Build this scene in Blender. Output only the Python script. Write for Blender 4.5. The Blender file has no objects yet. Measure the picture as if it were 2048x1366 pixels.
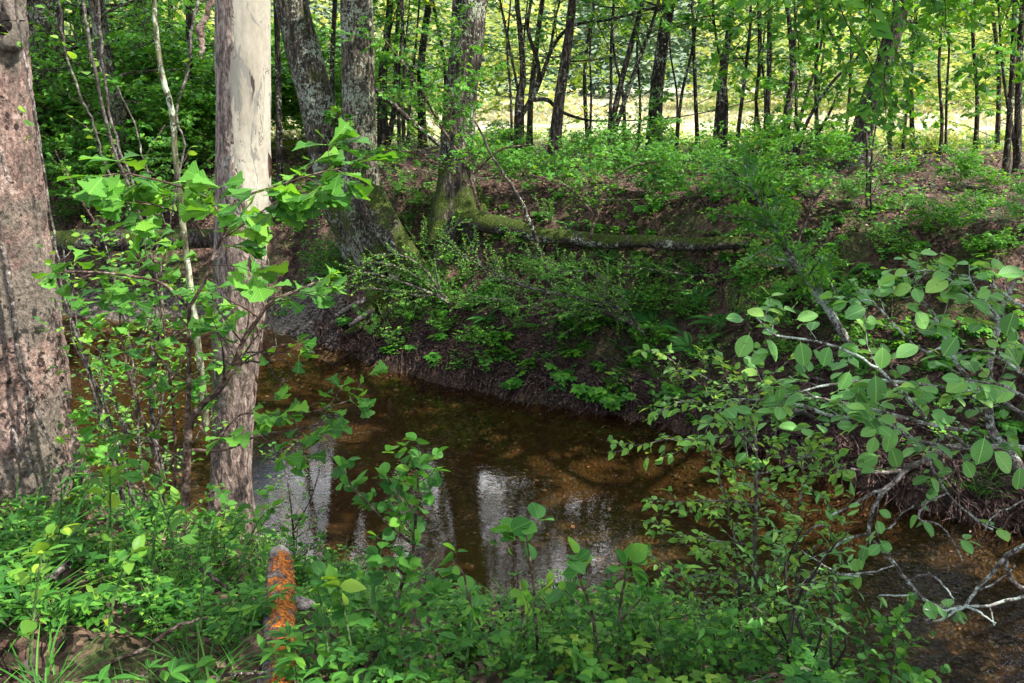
import bpy, math, random
import numpy as np
from mathutils import Vector
random.seed(7)
RNG = np.random.default_rng(7)
C = bpy.context.scene.collection
sc = bpy.context.scene
V = Vector

# ------------------------------------------------------------------ camera, sky, sun, exposure
H = 3.3
PITCH = math.radians(16.7)
F = 1773.0                       # focal length in pixels of the 2048 px wide photograph
cam_d = bpy.data.cameras.new('camera')
cam = bpy.data.objects.new('camera', cam_d)
C.objects.link(cam)
cam.location = (0, 0, H)
cam.rotation_euler = (math.radians(90) - PITCH, 0, 0)
cam_d.sensor_width = 36
cam_d.lens = 36 * F / 2048
cam_d.clip_start = 0.05
cam_d.clip_end = 2000
sc.camera = cam

SUN_AZ, SUN_EL = math.radians(112), math.radians(50)      # azimuth clockwise from +Y
world = bpy.data.worlds.new('World')
sc.world = world
world.use_nodes = True
wn = world.node_tree
bg = wn.nodes['Background']
sky = wn.nodes.new('ShaderNodeTexSky')
sky.sky_type = 'NISHITA'
sky.sun_disc = False
sky.sun_elevation = SUN_EL
sky.sun_rotation = SUN_AZ
_tc = wn.nodes.new('ShaderNodeTexCoord'); _cn = wn.nodes.new('ShaderNodeTexNoise')      # broken bright clouds
_cn.inputs['Scale'].default_value = 3.2; _cn.inputs['Detail'].default_value = 7; _cn.inputs['Roughness'].default_value = .6
wn.links.new(_tc.outputs['Generated'], _cn.inputs['Vector'])
_cr = wn.nodes.new('ShaderNodeValToRGB'); wn.links.new(_cn.outputs['Fac'], _cr.inputs[0])
_cr.color_ramp.elements[0].position = .47; _cr.color_ramp.elements[1].position = .56
_cm = wn.nodes.new('ShaderNodeMix'); _cm.data_type = 'RGBA'
wn.links.new(_cr.outputs[0], _cm.inputs[0]); wn.links.new(sky.outputs[0], _cm.inputs[6]); 
_dp = wn.nodes.new('ShaderNodeVectorMath'); _dp.operation = 'DOT_PRODUCT'; _dp.inputs[1].default_value = (.34, .78, .52)
wn.links.new(_tc.outputs['Generated'], _dp.inputs[0])
_mr = wn.nodes.new('ShaderNodeMapRange'); wn.links.new(_dp.outputs['Value'], _mr.inputs[0])     # unseen cloud bank over the meadow side, added to brighten the creek's reflections
_mr.inputs[1].default_value = .62; _mr.inputs[2].default_value = .9; _mr.inputs[3].default_value = 7; _mr.inputs[4].default_value = 30
wn.links.new(_mr.outputs[0], _cm.inputs[7])
wn.links.new(_cm.outputs[2], bg.inputs[0])
bg.inputs[1].default_value = 0.15
sd = bpy.data.lights.new('sun', 'SUN')
sd.energy = 4.3
sd.angle = math.radians(0.5)
sd.color = (1.0, 0.95, 0.86)
sun = bpy.data.objects.new('sun', sd)
C.objects.link(sun)
TOSUN = V((math.cos(SUN_EL) * math.sin(SUN_AZ), math.cos(SUN_EL) * math.cos(SUN_AZ), math.sin(SUN_EL)))
sun.rotation_euler = TOSUN.to_track_quat('Z', 'Y').to_euler()
sun.location = (20, -10, 30)
sc.view_settings.view_transform = 'Standard'
sc.view_settings.look = 'None'
sc.view_settings.exposure = 1.32
sc.cycles.max_bounces = 6
sc.cycles.diffuse_bounces = 4
sc.cycles.glossy_bounces = 2
sc.cycles.transmission_bounces = 4
sc.cycles.transparent_max_bounces = 8
sc.cycles.caustics_reflective = False
sc.cycles.caustics_refractive = False
sc.cycles.sample_clamp_indirect = 6

# ------------------------------------------------------------------ helpers: noise, terrain, picture rays
def _h(ix, iy, iz, seed):
    n = (ix * 374761393 + iy * 668265263 + iz * 2147483647 + seed * 974711) & 0xffffffff
    n = ((n ^ (n >> 13)) * 1274126177) & 0xffffffff
    n = ((n ^ (n >> 16)) * 2246822519) & 0xffffffff
    return ((n ^ (n >> 15)) & 0xffff) / 65535.0

def vn(x, y, z=0.0, seed=0):
    x, y, z = np.broadcast_arrays(np.asarray(x, float), np.asarray(y, float), np.asarray(z, float))
    ix, iy, iz = np.floor(x).astype(np.int64), np.floor(y).astype(np.int64), np.floor(z).astype(np.int64)
    fx, fy, fz = x - ix, y - iy, z - iz
    fx, fy, fz = fx*fx*(3-2*fx), fy*fy*(3-2*fy), fz*fz*(3-2*fz)
    r = 0
    for a in (0, 1):
        for b in (0, 1):
            for c in (0, 1):
                w = (fx if a else 1-fx) * (fy if b else 1-fy) * (fz if c else 1-fz)
                r = r + w * _h(ix+a, iy+b, iz+c, seed)
    return r * 2 - 1

def fbm(x, y, z=0.0, seed=0, o=3):
    r, a, f = 0, 1.0, 1.0
    for i in range(o):
        r = r + a * vn(np.asarray(x)*f, np.asarray(y)*f, np.asarray(z)*f, seed+i)
        a *= .5; f *= 2.03
    return r

FAR = np.array([(-300, 40), (-30, 16.5), (-14, 12.9), (-6.3, 12.05), (-4.44, 12.0), (-3.34, 11.54), (-2.63, 11.07), (-1.64, 10.12), (-.69, 9.31), (.4, 8.69),
                (1.37, 8.2), (2.19, 7.53), (2.86, 6.85), (3.24, 6.27), (3.86, 5.99), (7, 4.3), (20, -6), (300, -150)])
NEAR = np.array([(-300, 32), (-30, 12.5), (-14, 9.4), (-6.3, 8.2), (-4.71, 7.53), (-3.55, 6.99), (-2.22, 6.18), (-1.49, 5.52), (-.58, 5.15), (-.08, 5.27), (.91, 5.09),
                 (1.45, 4.66), (1.78, 4.1), (2.2, 3.5), (3, 2.7), (7, -.5), (20, -11), (300, -160)])

def hgt(x, y):
    x = np.asarray(x, float); y = np.asarray(y, float)
    wob = .10*vn(x*1.7, y*1.7, seed=3) + .06*vn(x*5, y*5, seed=4) + .045*vn(x*11, y*11, seed=5)
    sf = (y - np.interp(x, FAR[:, 0], FAR[:, 1])) * .85 + wob
    sn = (np.interp(x, NEAR[:, 0], NEAR[:, 1]) - y) * .85 + wob
    far_a = np.interp(sf, [0, .12, .5, 1.15, 1.75, 2.1, 2.5, 4, 8, 12, 200], [-.03, .09, .36, 1.05, 1.62, 1.90, 1.98, 2.0, 2.0, 1.95, 1.95])
    far_b = np.interp(sf, [0, .7, 1.1, 1.7, 2.4, 3.6, 8, 12, 200], [-.03, .09, .25, .9, 1.45, 1.8, 2.0, 1.95, 1.95])
    m = np.clip((-2.75 - x) / .5, 0, 1)
    zf = far_a*(1-m) + far_b*m
    zn = np.interp(sn, [0, .3, .8, 1.5, 2.2, 3, 8, 300], [-.03, .12, .42, .9, 1.3, 1.5, 1.6, 1.6])
    dd = np.minimum(-sf, -sn)
    zb = -.03 - .20*np.clip(dd/.9, 0, 1) + .025*vn(x*3, y*3, seed=9)
    z = np.where(sf > 0, zf, np.where(sn > 0, zn, zb))
    out = np.clip(np.maximum(sf, sn)/.5, 0, 1)
    flat = np.clip((y - 17.5)/2, 0, 1)
    n = .09*vn(x*.9, y*.9, seed=11) + .09*vn(x*2.2, y*2.2, seed=12) + .04*np.abs(vn(x*4.5, y*4.5, seed=17)) + .030*vn(x*7, y*7, seed=13) + .014*vn(x*17, y*17, seed=14)
    z = z + out*(1-flat*.85)*n + .012*vn(x*9, y*9, seed=15)
    return z

def gz(x, y):
    return float(hgt(x, y))

def ray(px, py):
    u, v = (px-1024)/F, (683-py)/F
    return V((u, math.cos(PITCH) + v*math.sin(PITCH), -math.sin(PITCH) + v*math.cos(PITCH)))

def W(px, py, Y):                  # world point on the sight line through a picture point, at depth Y
    d = ray(px, py)
    return V((0, 0, H)) + d*(Y/d.y)

def G(px, py):                     # where that sight line meets the ground
    d = ray(px, py)
    t = np.linspace(1.5, 45, 1400)
    x, y, z = d.x*t, d.y*t, H + d.z*t
    below = z < np.maximum(hgt(x, y), -5)
    i = int(np.argmax(below)) if below.any() else len(t)-1
    return V((float(x[i]), float(y[i]), gz(x[i], y[i])))

# ------------------------------------------------------------------ helpers: mesh collector
class Geo:
    def __init__(s):
        s.tubes = {}; s.leaves = {}; s.raw = []
    def tube(s, pts, rad, sides=5, mat=0, tint=None):
        k = (len(pts), sides, mat)
        s.tubes.setdefault(k, []).append(([tuple(p) for p in pts], rad, random.random() if tint is None else tint))
    def leaf(s, tpl, p, d, size, up=(0, 0, 1), tint=None):
        s.leaves.setdefault(tpl, []).append((p[0], p[1], p[2], d[0], d[1], d[2], up[0], up[1], up[2], size, random.random() if tint is None else tint))
    def leaf_arrays(s, tpl, A):
        s.leaves.setdefault(tpl, []).extend(map(tuple, A))
    def add(s, v, faces, mat=0, co=None):
        s.raw.append((np.asarray(v, float), faces, mat, co))
    def build(s, name, mats, parent=None):
        Vs, LI, LT, MI, CO = [], [], [], [], []
        off = 0
        for (n, k, mat), lst in s.tubes.items():
            P = np.array([t[0] for t in lst], float)
            R = np.array([t[1] for t in lst], float)
            T = np.array([t[2] for t in lst])
            m = len(lst)
            tan = np.empty_like(P)
            tan[:, 1:-1] = P[:, 2:] - P[:, :-2]; tan[:, 0] = P[:, 1]-P[:, 0]; tan[:, -1] = P[:, -1]-P[:, -2]
            tan /= np.linalg.norm(tan, axis=2, keepdims=True) + 1e-9
            av = P[:, -1]-P[:, 0]
            ref = np.where(np.abs(av[:, 2:3]) > .7*np.linalg.norm(av, axis=1, keepdims=True), np.array([[1., .13, 0]]), np.array([[.05, .1, 1.]]))
            a = np.cross(tan, ref[:, None, :]); a /= np.linalg.norm(a, axis=2, keepdims=True) + 1e-9
            b = np.cross(tan, a)
            th = np.arange(k)*2*math.pi/k
            ring = a[:, :, None, :]*np.cos(th)[None, None, :, None] + b[:, :, None, :]*np.sin(th)[None, None, :, None]
            vv = P[:, :, None, :] + ring*R[:, :, None, None]
            Vs.append(vv.reshape(-1, 3))
            i = np.arange(n-1)[:, None]*k; j = np.arange(k)[None, :]; j2 = (j+1) % k
            q = np.stack([i+j, i+j2, i+k+j2, i+k+j], -1).reshape(-1, 4)
            allq = (q[None] + (np.arange(m)*n*k)[:, None, None]).reshape(-1, 4) + off
            LI.append(allq.ravel()); LT.append(np.full(len(allq), 4)); MI.append(np.full(len(allq), mat))
            co = np.zeros((m, n, k, 3)); co[..., 0] = np.linspace(0, 1, n)[None, :, None]; co[..., 1] = (j/k)[None]; co[..., 2] = T[:, None, None]
            CO.append(co.reshape(-1, 3)); off += m*n*k
        for tpl, lst in s.leaves.items():
            tv, tf, tuv, mat = TPL[tpl]
            A = np.array(lst, float); m = len(A); n = len(tv)
            X = A[:, 3:6]/(np.linalg.norm(A[:, 3:6], axis=1, keepdims=True)+1e-9)
            Z = A[:, 6:9] - X*np.sum(A[:, 6:9]*X, axis=1, keepdims=True); Z /= np.linalg.norm(Z, axis=1, keepdims=True)+1e-9
            Yv = np.cross(Z, X)
            vv = A[:, None, 0:3] + A[:, 9][:, None, None]*(tv[None, :, 0:1]*X[:, None] + tv[None, :, 1:2]*Yv[:, None] + tv[None, :, 2:3]*Z[:, None])
            Vs.append(vv.reshape(-1, 3))
            for size in (3, 4):
                fs = np.array([f for f in tf if len(f) == size])
                if len(fs):
                    q = (fs[None] + (np.arange(m)*n)[:, None, None]).reshape(-1, size) + off
                    LI.append(q.ravel()); LT.append(np.full(len(q), size)); MI.append(np.full(len(q), mat))
            co = np.empty((m, n, 3)); co[..., 0:2] = tuv[None]; co[..., 2] = A[:, 10][:, None]
            CO.append(co.reshape(-1, 3)); off += m*n
        for v, faces, mat, co in s.raw:
            Vs.append(v)
            f = np.asarray(faces)
            LI.append((f+off).ravel()); LT.append(np.full(len(f), f.shape[1])); MI.append(np.full(len(f), mat))
            CO.append(np.zeros((len(v), 3)) if co is None else co); off += len(v)
        me = bpy.data.meshes.new(name)
        vs = np.concatenate(Vs); li = np.concatenate(LI).astype(np.int32); lt = np.concatenate(LT).astype(np.int32)
        me.vertices.add(len(vs)); me.vertices.foreach_set('co', vs.astype(np.float32).ravel())
        me.loops.add(len(li)); me.loops.foreach_set('vertex_index', li)
        me.polygons.add(len(lt)); me.polygons.foreach_set('loop_start', np.concatenate([[0], np.cumsum(lt)[:-1]]).astype(np.int32))
        for m_ in (mats if isinstance(mats, (list, tuple)) else [mats]): me.materials.append(m_)
        me.polygons.foreach_set('material_index', np.concatenate(MI).astype(np.int32))
        me.polygons.foreach_set('use_smooth', np.ones(len(lt), bool))
        at = me.attributes.new('co3', 'FLOAT_VECTOR', 'POINT'); at.data.foreach_set('vector', np.concatenate(CO).astype(np.float32).ravel())
        me.update(calc_edges=True)
        o = bpy.data.objects.new(name, me); C.objects.link(o)
        if parent is not None:
            o.parent = parent
            loc = parent.location
            me.transform(__import__('mathutils').Matrix.Translation(-loc))
        return o

def tag(o, label=None, cat=None, group=None, kind=None):
    if label: o['label'] = label
    if cat: o['category'] = cat
    if group: o['group'] = group
    if kind: o['kind'] = kind
    return o

def thing(name, label, cat, loc, group=None):
    o = bpy.data.objects.new(name, None); C.objects.link(o)
    o.empty_display_size = .1
    o.location = loc
    return tag(o, label, cat, group)

def dup(root, loc, rz=0, scale=1, label=None, group=None, tilt=(0, 0)):
    r = root.copy(); C.objects.link(r); r.location = loc; r.rotation_euler = (tilt[0], tilt[1], rz); r.scale = (scale,)*3
    if label: r['label'] = label
    if group: r['group'] = group
    for ch in list(root.children):
        c = ch.copy(); C.objects.link(c); c.parent = r
    return r

# ------------------------------------------------------------------ leaf shapes: (verts, faces, uv, material slot)
TPL = {}
def ribbon(name, st, fold=.25, droop=.15, mat=0, off=0.0, wave=0.0):
    # st: (t, half width, forward shift of the edge)
    v, uv, f = [], [], []
    idx = []
    for i, (t, w, s) in enumerate(st):
        z = -droop*t*t
        c = len(v); v.append((t+off, 0, z)); uv.append((t, 0))
        if w > 0:
            wz = wave*(1 if i % 2 else -1)
            v.append((t+s+off, w, z+fold*w+wz)); uv.append((t, w)); v.append((t+s+off, -w, z+fold*w-wz)); uv.append((t, -w))
            idx.append((c, c+1, c+2))
        else:
            idx.append((c, None, None))
    for a, b in zip(idx[:-1], idx[1:]):
        for k in (1, 2):
            q = [a[0], b[0], b[k], a[k]]
            q = [i for i in q if i is not None]
            if len(q) >= 3: f.append(q if k == 1 else q[::-1])
    TPL[name] = (np.array(v, float), f, np.array(uv, float), mat)

def smooth_st(st, k=3):
    A = np.array(st, float); n = len(A); A = np.vstack([2*A[0]-A[1], A, 2*A[-1]-A[-2]]); out = []
    for i in range(1, n):
        for t in np.linspace(0, 1, k, endpoint=False):
            p, q, r, s = A[i-1], A[i], A[i+1], A[i+2]
            v = .5*((2*q)+(-p+r)*t+(2*p-5*q+4*r-s)*t*t+(-p+3*q-3*r+s)*t**3)
            if i == 1 and t == 0: out.append(tuple(A[1]))
            else: out.append((v[0], max(v[1], .006), v[2]))
    out.append((A[-2][0], 0, 0)); return out
def sub(name, parts, mat=0):       # compose a leaf from rotated leaflets: (base, angle, scale, pitch, template)
    v, f, uv = [], [], []
    for (bx, by, bz, ang, s, pit, t) in parts:
        tv, tf, tu, _ = TPL[t]
        o = len(v)
        for p, u in zip(tv, tu):
            x, y, z = p*s
            x, z = x*math.cos(pit)-z*math.sin(pit), x*math.sin(pit)+z*math.cos(pit)
            x, y = x*math.cos(ang)-y*math.sin(ang), x*math.sin(ang)+y*math.cos(ang)
            v.append((x+bx, y+by, z+bz)); uv.append(tuple(u))
        f += [[i+o for i in q] for q in tf]
    TPL[name] = (np.array(v, float), f, np.array(uv, float), mat)

ribbon('far', [(0, 0, 0), (.45, .30, 0), (1, 0, 0)], .3, .1)
ribbon('ovate', [(0, 0, 0), (.18, .20, 0), (.42, .29, 0), (.7, .20, 0), (1, 0, 0)], .25, .18)
ribbon('lance', [(0, 0, 0), (.2, .11, 0), (.5, .15, 0), (.8, .08, 0), (1, 0, 0)], .3, .25)
ribbon('round', smooth_st([(0, .012, 0), (.12, .015, 0), (.2, .2, -.03), (.36, .34, 0), (.55, .38, 0), (.75, .30, 0), (.9, .14, 0), (1, 0, 0)]), .22, .16, wave=.004)
ribbon('broad', smooth_st([(0, .012, 0), (.1, .015, 0), (.18, .14, .0), (.32, .28, .02), (.5, .34, .03), (.68, .31, .03), (.83, .21, .03), (.94, .09, .02), (1, 0, 0)]), .18, .2, wave=.004)
ribbon('lobed', smooth_st([(0, .012, 0), (.14, .02, 0), (.32, .05, 0), (.44, .10, .01), (.55, .20, .04), (.62, .22, .05), (.69, .16, .02), (.78, .24, .05), (.88, .36, .08), (.96, .30, .07), (1.0, .14, .03), (1.06, 0, 0)]), .15, .25, wave=.006)
ribbon('spoon', [(0, .012, 0), (.2, .04, 0), (.5, .14, 0), (.75, .22, .02), (.92, .16, .03), (1, 0, 0)], .2, .15)
ribbon('blade', [(0, .012, 0), (.3, .016, 0), (.6, .013, 0), (.85, .007, 0), (1, 0, 0)], .4, .55)
ribbon('dead', [(0, 0, 0), (.2, .2, 0), (.45, .33, .04), (.7, .2, -.05), (1, 0, 0)], .5, -.25, wave=.05)
sub('creeper', [(.1, 0, 0, a, s, -.15, 'ovate') for a, s in ((0, .62), (.75, .55), (-.75, .55), (1.6, .4), (-1.6, .4))])
sub('trio', [(.2, 0, 0, a, s, -.1, 'ovate') for a, s in ((0, .6), (1.2, .48), (-1.2, .48))])
sub('rosette', [(0, 0, 0, a, s, .25, 'spoon') for a, s in ((0, .9), (1.1, .8), (2.2, .7), (3.4, .8), (4.4, .7), (5.3, .85))])
ribbon('pinna', [(0, 0, 0), (.2, .07, 0), (.5, .085, 0), (1, 0, 0)], .2, .2)
_fr = []
for i in range(20):
    t = .1 + .88*i/20
    w = .26*math.sin(math.pi*min(1, (t*.92)**.8))
    z = .55*t - .75*t*t
    for sgn in (1, -1):
        _fr.append((t, 0, z, sgn*1.2, w+.02, -.1, 'pinna'))
sub('frond', _fr)
_sp = []
for i in range(7):
    t = .1+.12*i
    for sgn in (1, -1):
        _sp.append((t, 0, -.1*t*t, sgn*.95, .24, .1, 'far'))
_sp.append((.92, 0, -.08, 0, .24, 0, 'far'))
sub('spray', _sp)

# ------------------------------------------------------------------ materials
def mat(name):
    m = bpy.data.materials.new(name); m.use_nodes = True
    nt = m.node_tree
    for n in list(nt.nodes): nt.nodes.remove(n)
    out = nt.nodes.new('ShaderNodeOutputMaterial')
    return m, nt, out
def N(nt, t, **kw):
    n = nt.nodes.new(t)
    for k, v in kw.items():
        if k.startswith('_'): setattr(n, k[1:], v)
        else: n.inputs[k.replace('_', ' ')].default_value = v
    return n
def ramp(nt, src, stops, interp='LINEAR'):
    r = nt.nodes.new('ShaderNodeValToRGB'); r.color_ramp.interpolation = interp
    e = r.color_ramp.elements
    while len(e) < len(stops): e.new(.5)
    for el, (p, c) in zip(e, stops):
        el.position = p; el.color = (*c, 1) if len(c) == 3 else c
    nt.links.new(src, r.inputs[0]); return r
def mixc(nt, f, a, b, mode='MIX'):
    m = nt.nodes.new('ShaderNodeMix'); m.data_type = 'RGBA'; m.blend_type = mode
    for s, v in ((m.inputs[0], f), (m.inputs[6], a), (m.inputs[7], b)):
        if hasattr(v, 'links'): nt.links.new(v, s)
        else: s.default_value = v if isinstance(v, (int, float)) else (*v, 1)
    return m.outputs[2]
def math_(nt, op, a, b=0.0, c=0.0):
    m = nt.nodes.new('ShaderNodeMath'); m.operation = op
    for s, v in zip(m.inputs, (a, b, c)):
        if hasattr(v, 'links'): nt.links.new(v, s)
        else: s.default_value = v
    return m.outputs[0]
def noise(nt, scale, det=3, rough=.6, vec=None, dist=0.0):
    n = N(nt, 'ShaderNodeTexNoise', Scale=scale, Detail=det, Roughness=rough, Distortion=dist)
    if vec is not None: nt.links.new(vec, n.inputs['Vector'])
    return n.outputs['Fac']
def geo_pos(nt):
    return nt.nodes.new('ShaderNodeNewGeometry').outputs['Position']
def objco(nt, scale=(1, 1, 1)):
    t = nt.nodes.new('ShaderNodeTexCoord'); mp = nt.nodes.new('ShaderNodeMapping')
    nt.links.new(t.outputs['Object'], mp.inputs[0]); mp.inputs['Scale'].default_value = scale
    return mp.outputs[0]
def bump(nt, h, strength=.5, dist=.02):
    b = nt.nodes.new('ShaderNodeBump'); b.inputs['Strength'].default_value = strength; b.inputs['Distance'].default_value = dist
    nt.links.new(h, b.inputs['Height']); return b.outputs[0]

def leaf_mat(name, dark, mid, light, trans=.38, gloss=.45, vein=0.0, spots=0.0):
    m, nt, out = mat(name)
    at = N(nt, 'ShaderNodeAttribute', _attribute_name='co3')
    sep = nt.nodes.new('ShaderNodeSeparateXYZ'); nt.links.new(at.outputs['Vector'], sep.inputs[0])
    oi = nt.nodes.new('ShaderNodeObjectInfo')
    f = math_(nt, 'FRACT', math_(nt, 'ADD', sep.outputs[2], oi.outputs['Random']))
    col = ramp(nt, f, [(0, tuple(v*.8 for v in dark)), (.45, mid), (.85, light), (1, (light[0]*1.5, light[1]*1.15, light[2]*.8))]).outputs[0]
    nz = noise(nt, 1.3, 2, .5, geo_pos(nt))
    col = mixc(nt, math_(nt, 'MULTIPLY', nz, .35), col, (mid[0]*.55, mid[1]*.75, mid[2]*1.1))
    if vein:
        w = math_(nt, 'ABSOLUTE', sep.outputs[1])
        mid_v = math_(nt, 'LESS_THAN', w, .014)
        sv = math_(nt, 'FRACT', math_(nt, 'MULTIPLY', math_(nt, 'SUBTRACT', sep.outputs[0], math_(nt, 'MULTIPLY', w, .8)), 11.0))
        side = math_(nt, 'LESS_THAN', math_(nt, 'ABSOLUTE', math_(nt, 'SUBTRACT', sv, .5)), .09)
        vv = math_(nt, 'MAXIMUM', mid_v, math_(nt, 'MULTIPLY', side, .45))
        col = mixc(nt, math_(nt, 'MULTIPLY', vv, vein), col, (light[0]*2, light[1]*1.6, light[2]*1.8))
    if spots:
        sp = ramp(nt, noise(nt, 60, 2, .6, geo_pos(nt)), [(.66, (0, 0, 0)), (.72, (1, 1, 1))]).outputs[0]
        col = mixc(nt, math_(nt, 'MULTIPLY', sp, spots), col, (.10, .06, .02))
    vbump = bump(nt, math_(nt, 'ADD', math_(nt, 'MULTIPLY', math_(nt, 'ABSOLUTE', math_(nt, 'SUBTRACT', sv, .5)), 1.0), mid_v), .5, .004) if vein else None
    gn = nt.nodes.new('ShaderNodeNewGeometry')
    under = mixc(nt, math_(nt, 'MULTIPLY', gn.outputs['Backfacing'], .45), col, (light[0]*1.1+.02, light[1]*1.0+.02, light[2]*1.2+.03))
    p = N(nt, 'ShaderNodeBsdfPrincipled', Roughness=gloss)
    p.inputs['Specular IOR Level'].default_value = .25
    nt.links.new(under, p.inputs['Base Color'])
    if vein: nt.links.new(vbump, p.inputs['Normal'])
    tr = nt.nodes.new('ShaderNodeBsdfTranslucent')
    tc = mixc(nt, 1.0, col, (2.1, 1.75, .7), 'MULTIPLY')
    nt.links.new(tc, tr.inputs[0])
    mx = nt.nodes.new('ShaderNodeMixShader'); mx.inputs[0].default_value = trans
    nt.links.new(p.outputs[0], mx.inputs[1]); nt.links.new(tr.outputs[0], mx.inputs[2]); nt.links.new(mx.outputs[0], out.inputs[0])
    return m

L_mid = leaf_mat('leaf_green', (0.034, 0.121, 0.017), (0.069, 0.230, 0.027), (0.137, 0.363, 0.039))
L_near = leaf_mat('leaf_near', (0.022, 0.099, 0.020), (0.049, 0.186, 0.026), (0.121, 0.326, 0.038), vein=.3, spots=.5)
L_broad = leaf_mat('leaf_broad', (.06, .18, .045), (.105, .28, .07), (.18, .39, .10), trans=.3, vein=.55, gloss=.4, spots=.55)
L_oak = leaf_mat('leaf_oak', (0.026, 0.107, 0.017), (0.055, 0.193, 0.024), (0.131, 0.342, 0.039), vein=.35, spots=.3)
L_small = leaf_mat('leaf_small', (0.049, 0.163, 0.026), (0.099, 0.273, 0.042), (0.209, 0.430, 0.058))
L_yel = leaf_mat('leaf_yellowgreen', (.07, .18, .02), (.13, .28, .03), (.23, .40, .05), trans=.42)
L_meadow = leaf_mat('meadow_blades', (.26, .27, .14), (.40, .40, .25), (.56, .53, .38), trans=.2)
L_fern = leaf_mat('leaf_fern', (0.025, 0.119, 0.025), (0.049, 0.196, 0.035), (0.098, 0.280, 0.056), trans=.25)
L_grass = leaf_mat('leaf_grass', (0.026, 0.100, 0.013), (0.053, 0.190, 0.022), (0.116, 0.301, 0.036), trans=.3)
L_privet = leaf_mat('leaf_privet', (.07, .18, .03), (.12, .27, .042), (.21, .39, .06))
L_far = leaf_mat('leaf_far_hazed', (.03, .075, .045), (.055, .12, .065), (.10, .18, .085), trans=.3)  # distance haze and treeline shade put into this dark bluish colour
L_gold = leaf_mat('leaf_sunlit', (0.088, 0.198, 0.022), (0.187, 0.330, 0.039), (0.330, 0.462, 0.077), trans=.42)  # lit copy of the green leaf: backlit sun put into the colour
L_pale = leaf_mat('leaf_wood_lit', (0.163, 0.250, 0.075), (0.275, 0.375, 0.125), (0.450, 0.525, 0.237), trans=.35)  # sunlight on the wood edge put into this pale leaf colour

def dead_mat():
    m, nt, out = mat('dead_leaf')
    at = N(nt, 'ShaderNodeAttribute', _attribute_name='co3')
    sep = nt.nodes.new('ShaderNodeSeparateXYZ'); nt.links.new(at.outputs['Vector'], sep.inputs[0])
    col = ramp(nt, sep.outputs[2], [(0, (.025, .014, .010)), (.45, (.07, .038, .026)), (.8, (.15, .085, .056)), (1, (.32, .21, .145))]).outputs[0]
    p = N(nt, 'ShaderNodeBsdfPrincipled', Roughness=.7)
    nt.links.new(col, p.inputs['Base Color']); nt.links.new(p.outputs[0], out.inputs[0])
    return m
M_dead = dead_mat()

def bark_mat(name, c1, c2, c3, scale=(1, 1, .22), rs=30, lichen=0, lichen_col=(.35, .38, .28), moss=0, moss_hi=1.0, bs=.8, bd=.02, moss_base=0.0):
    m, nt, out = mat(name)
    co = objco(nt, scale)
    n1 = noise(nt, rs, 5, .65, co, .4)
    n2 = noise(nt, rs*.3, 3, .5, objco(nt))
    col = ramp(nt, n1, [(.40, tuple(v*.5 for v in c1)), (.47, c1), (.53, c2), (.62, tuple(v*1.25 for v in c3))]).outputs[0]
    col = mixc(nt, ramp(nt, n2, [(.4, (0, 0, 0)), (.62, (.7, .7, .7))]).outputs[0], col, c1)
    if lichen:
        nl = noise(nt, 24, 5, .75, objco(nt))
        nl2 = noise(nt, 2.3, 3, .5, objco(nt))
        f = ramp(nt, math_(nt, 'ADD', math_(nt, 'MULTIPLY', nl, .65), math_(nt, 'MULTIPLY', nl2, .35)), [(.575-.09*lichen, (0, 0, 0)), (.60-.09*lichen, (1, 1, 1))]).outputs[0]
        col = mixc(nt, f, col, lichen_col)
    if moss:
        pz = nt.nodes.new('ShaderNodeSeparateXYZ'); g = nt.nodes.new('ShaderNodeNewGeometry'); nt.links.new(g.outputs['Normal'], pz.inputs[0])
        oz = nt.nodes.new('ShaderNodeSeparateXYZ'); nt.links.new(objco(nt), oz.inputs[0])
        f = noise(nt, 3.2, 4, .65, objco(nt))
        f = math_(nt, 'ADD', f, math_(nt, 'MULTIPLY', pz.outputs[2], .25))
        f = math_(nt, 'ADD', f, math_(nt, 'MULTIPLY', math_(nt, 'SUBTRACT', moss_hi, oz.outputs[2]), moss_base))
        f = ramp(nt, f, [(.62-.15*moss, (0, 0, 0)), (.72-.15*moss, (1, 1, 1))]).outputs[0]
        mc = ramp(nt, noise(nt, 40, 3, .6, objco(nt)), [(.3, (.014, .024, .004)), (.7, (.065, .09, .012))]).outputs[0]
        col = mixc(nt, f, col, mc)
    col = mixc(nt, .8, col, mixc(nt, 1.0, col, ramp(nt, noise(nt, rs*2.7, 4, .75, co), [(.42, (.3, .3, .3)), (.5, (1, 1, 1)), (.6, (1.5, 1.5, 1.5))]).outputs[0], 'MULTIPLY'))
    p = N(nt, 'ShaderNodeBsdfPrincipled', Roughness=.85)
    p.inputs['Specular IOR Level'].default_value = .2
    nt.links.new(col, p.inputs['Base Color'])
    nt.links.new(bump(nt, n1, bs, bd), p.inputs['Normal'])
    nt.links.new(p.outputs[0], out.inputs[0])
    return m
B_dark = bark_mat('bark_dark', (.018, .013, .011), (.05, .038, .03), (.11, .09, .07), lichen=.2)
B_grey = bark_mat('bark_grey', (.03, .024, .02), (.085, .065, .052), (.16, .13, .11), lichen=.05)
B_lichen = bark_mat('bark_lichen', (.035, .028, .02), (.10, .08, .06), (.17, .14, .11), lichen=.45, lichen_col=(.24, .27, .20), moss=.35, moss_hi=1.6, moss_base=.08)
B_moss = bark_mat('bark_mossy', (.03, .025, .018), (.08, .065, .045), (.15, .12, .09), lichen=.45, lichen_col=(.25, .28, .22), moss=.62, moss_hi=2.0, moss_base=.05)
B_ridge = bark_mat('bark_ridged', (.025, .02, .018), (.075, .06, .048), (.15, .12, .10), scale=(1, 1, .12), rs=34, lichen=.25, moss=.25, moss_hi=1.2, moss_base=.12, bs=1, bd=.03)
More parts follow.
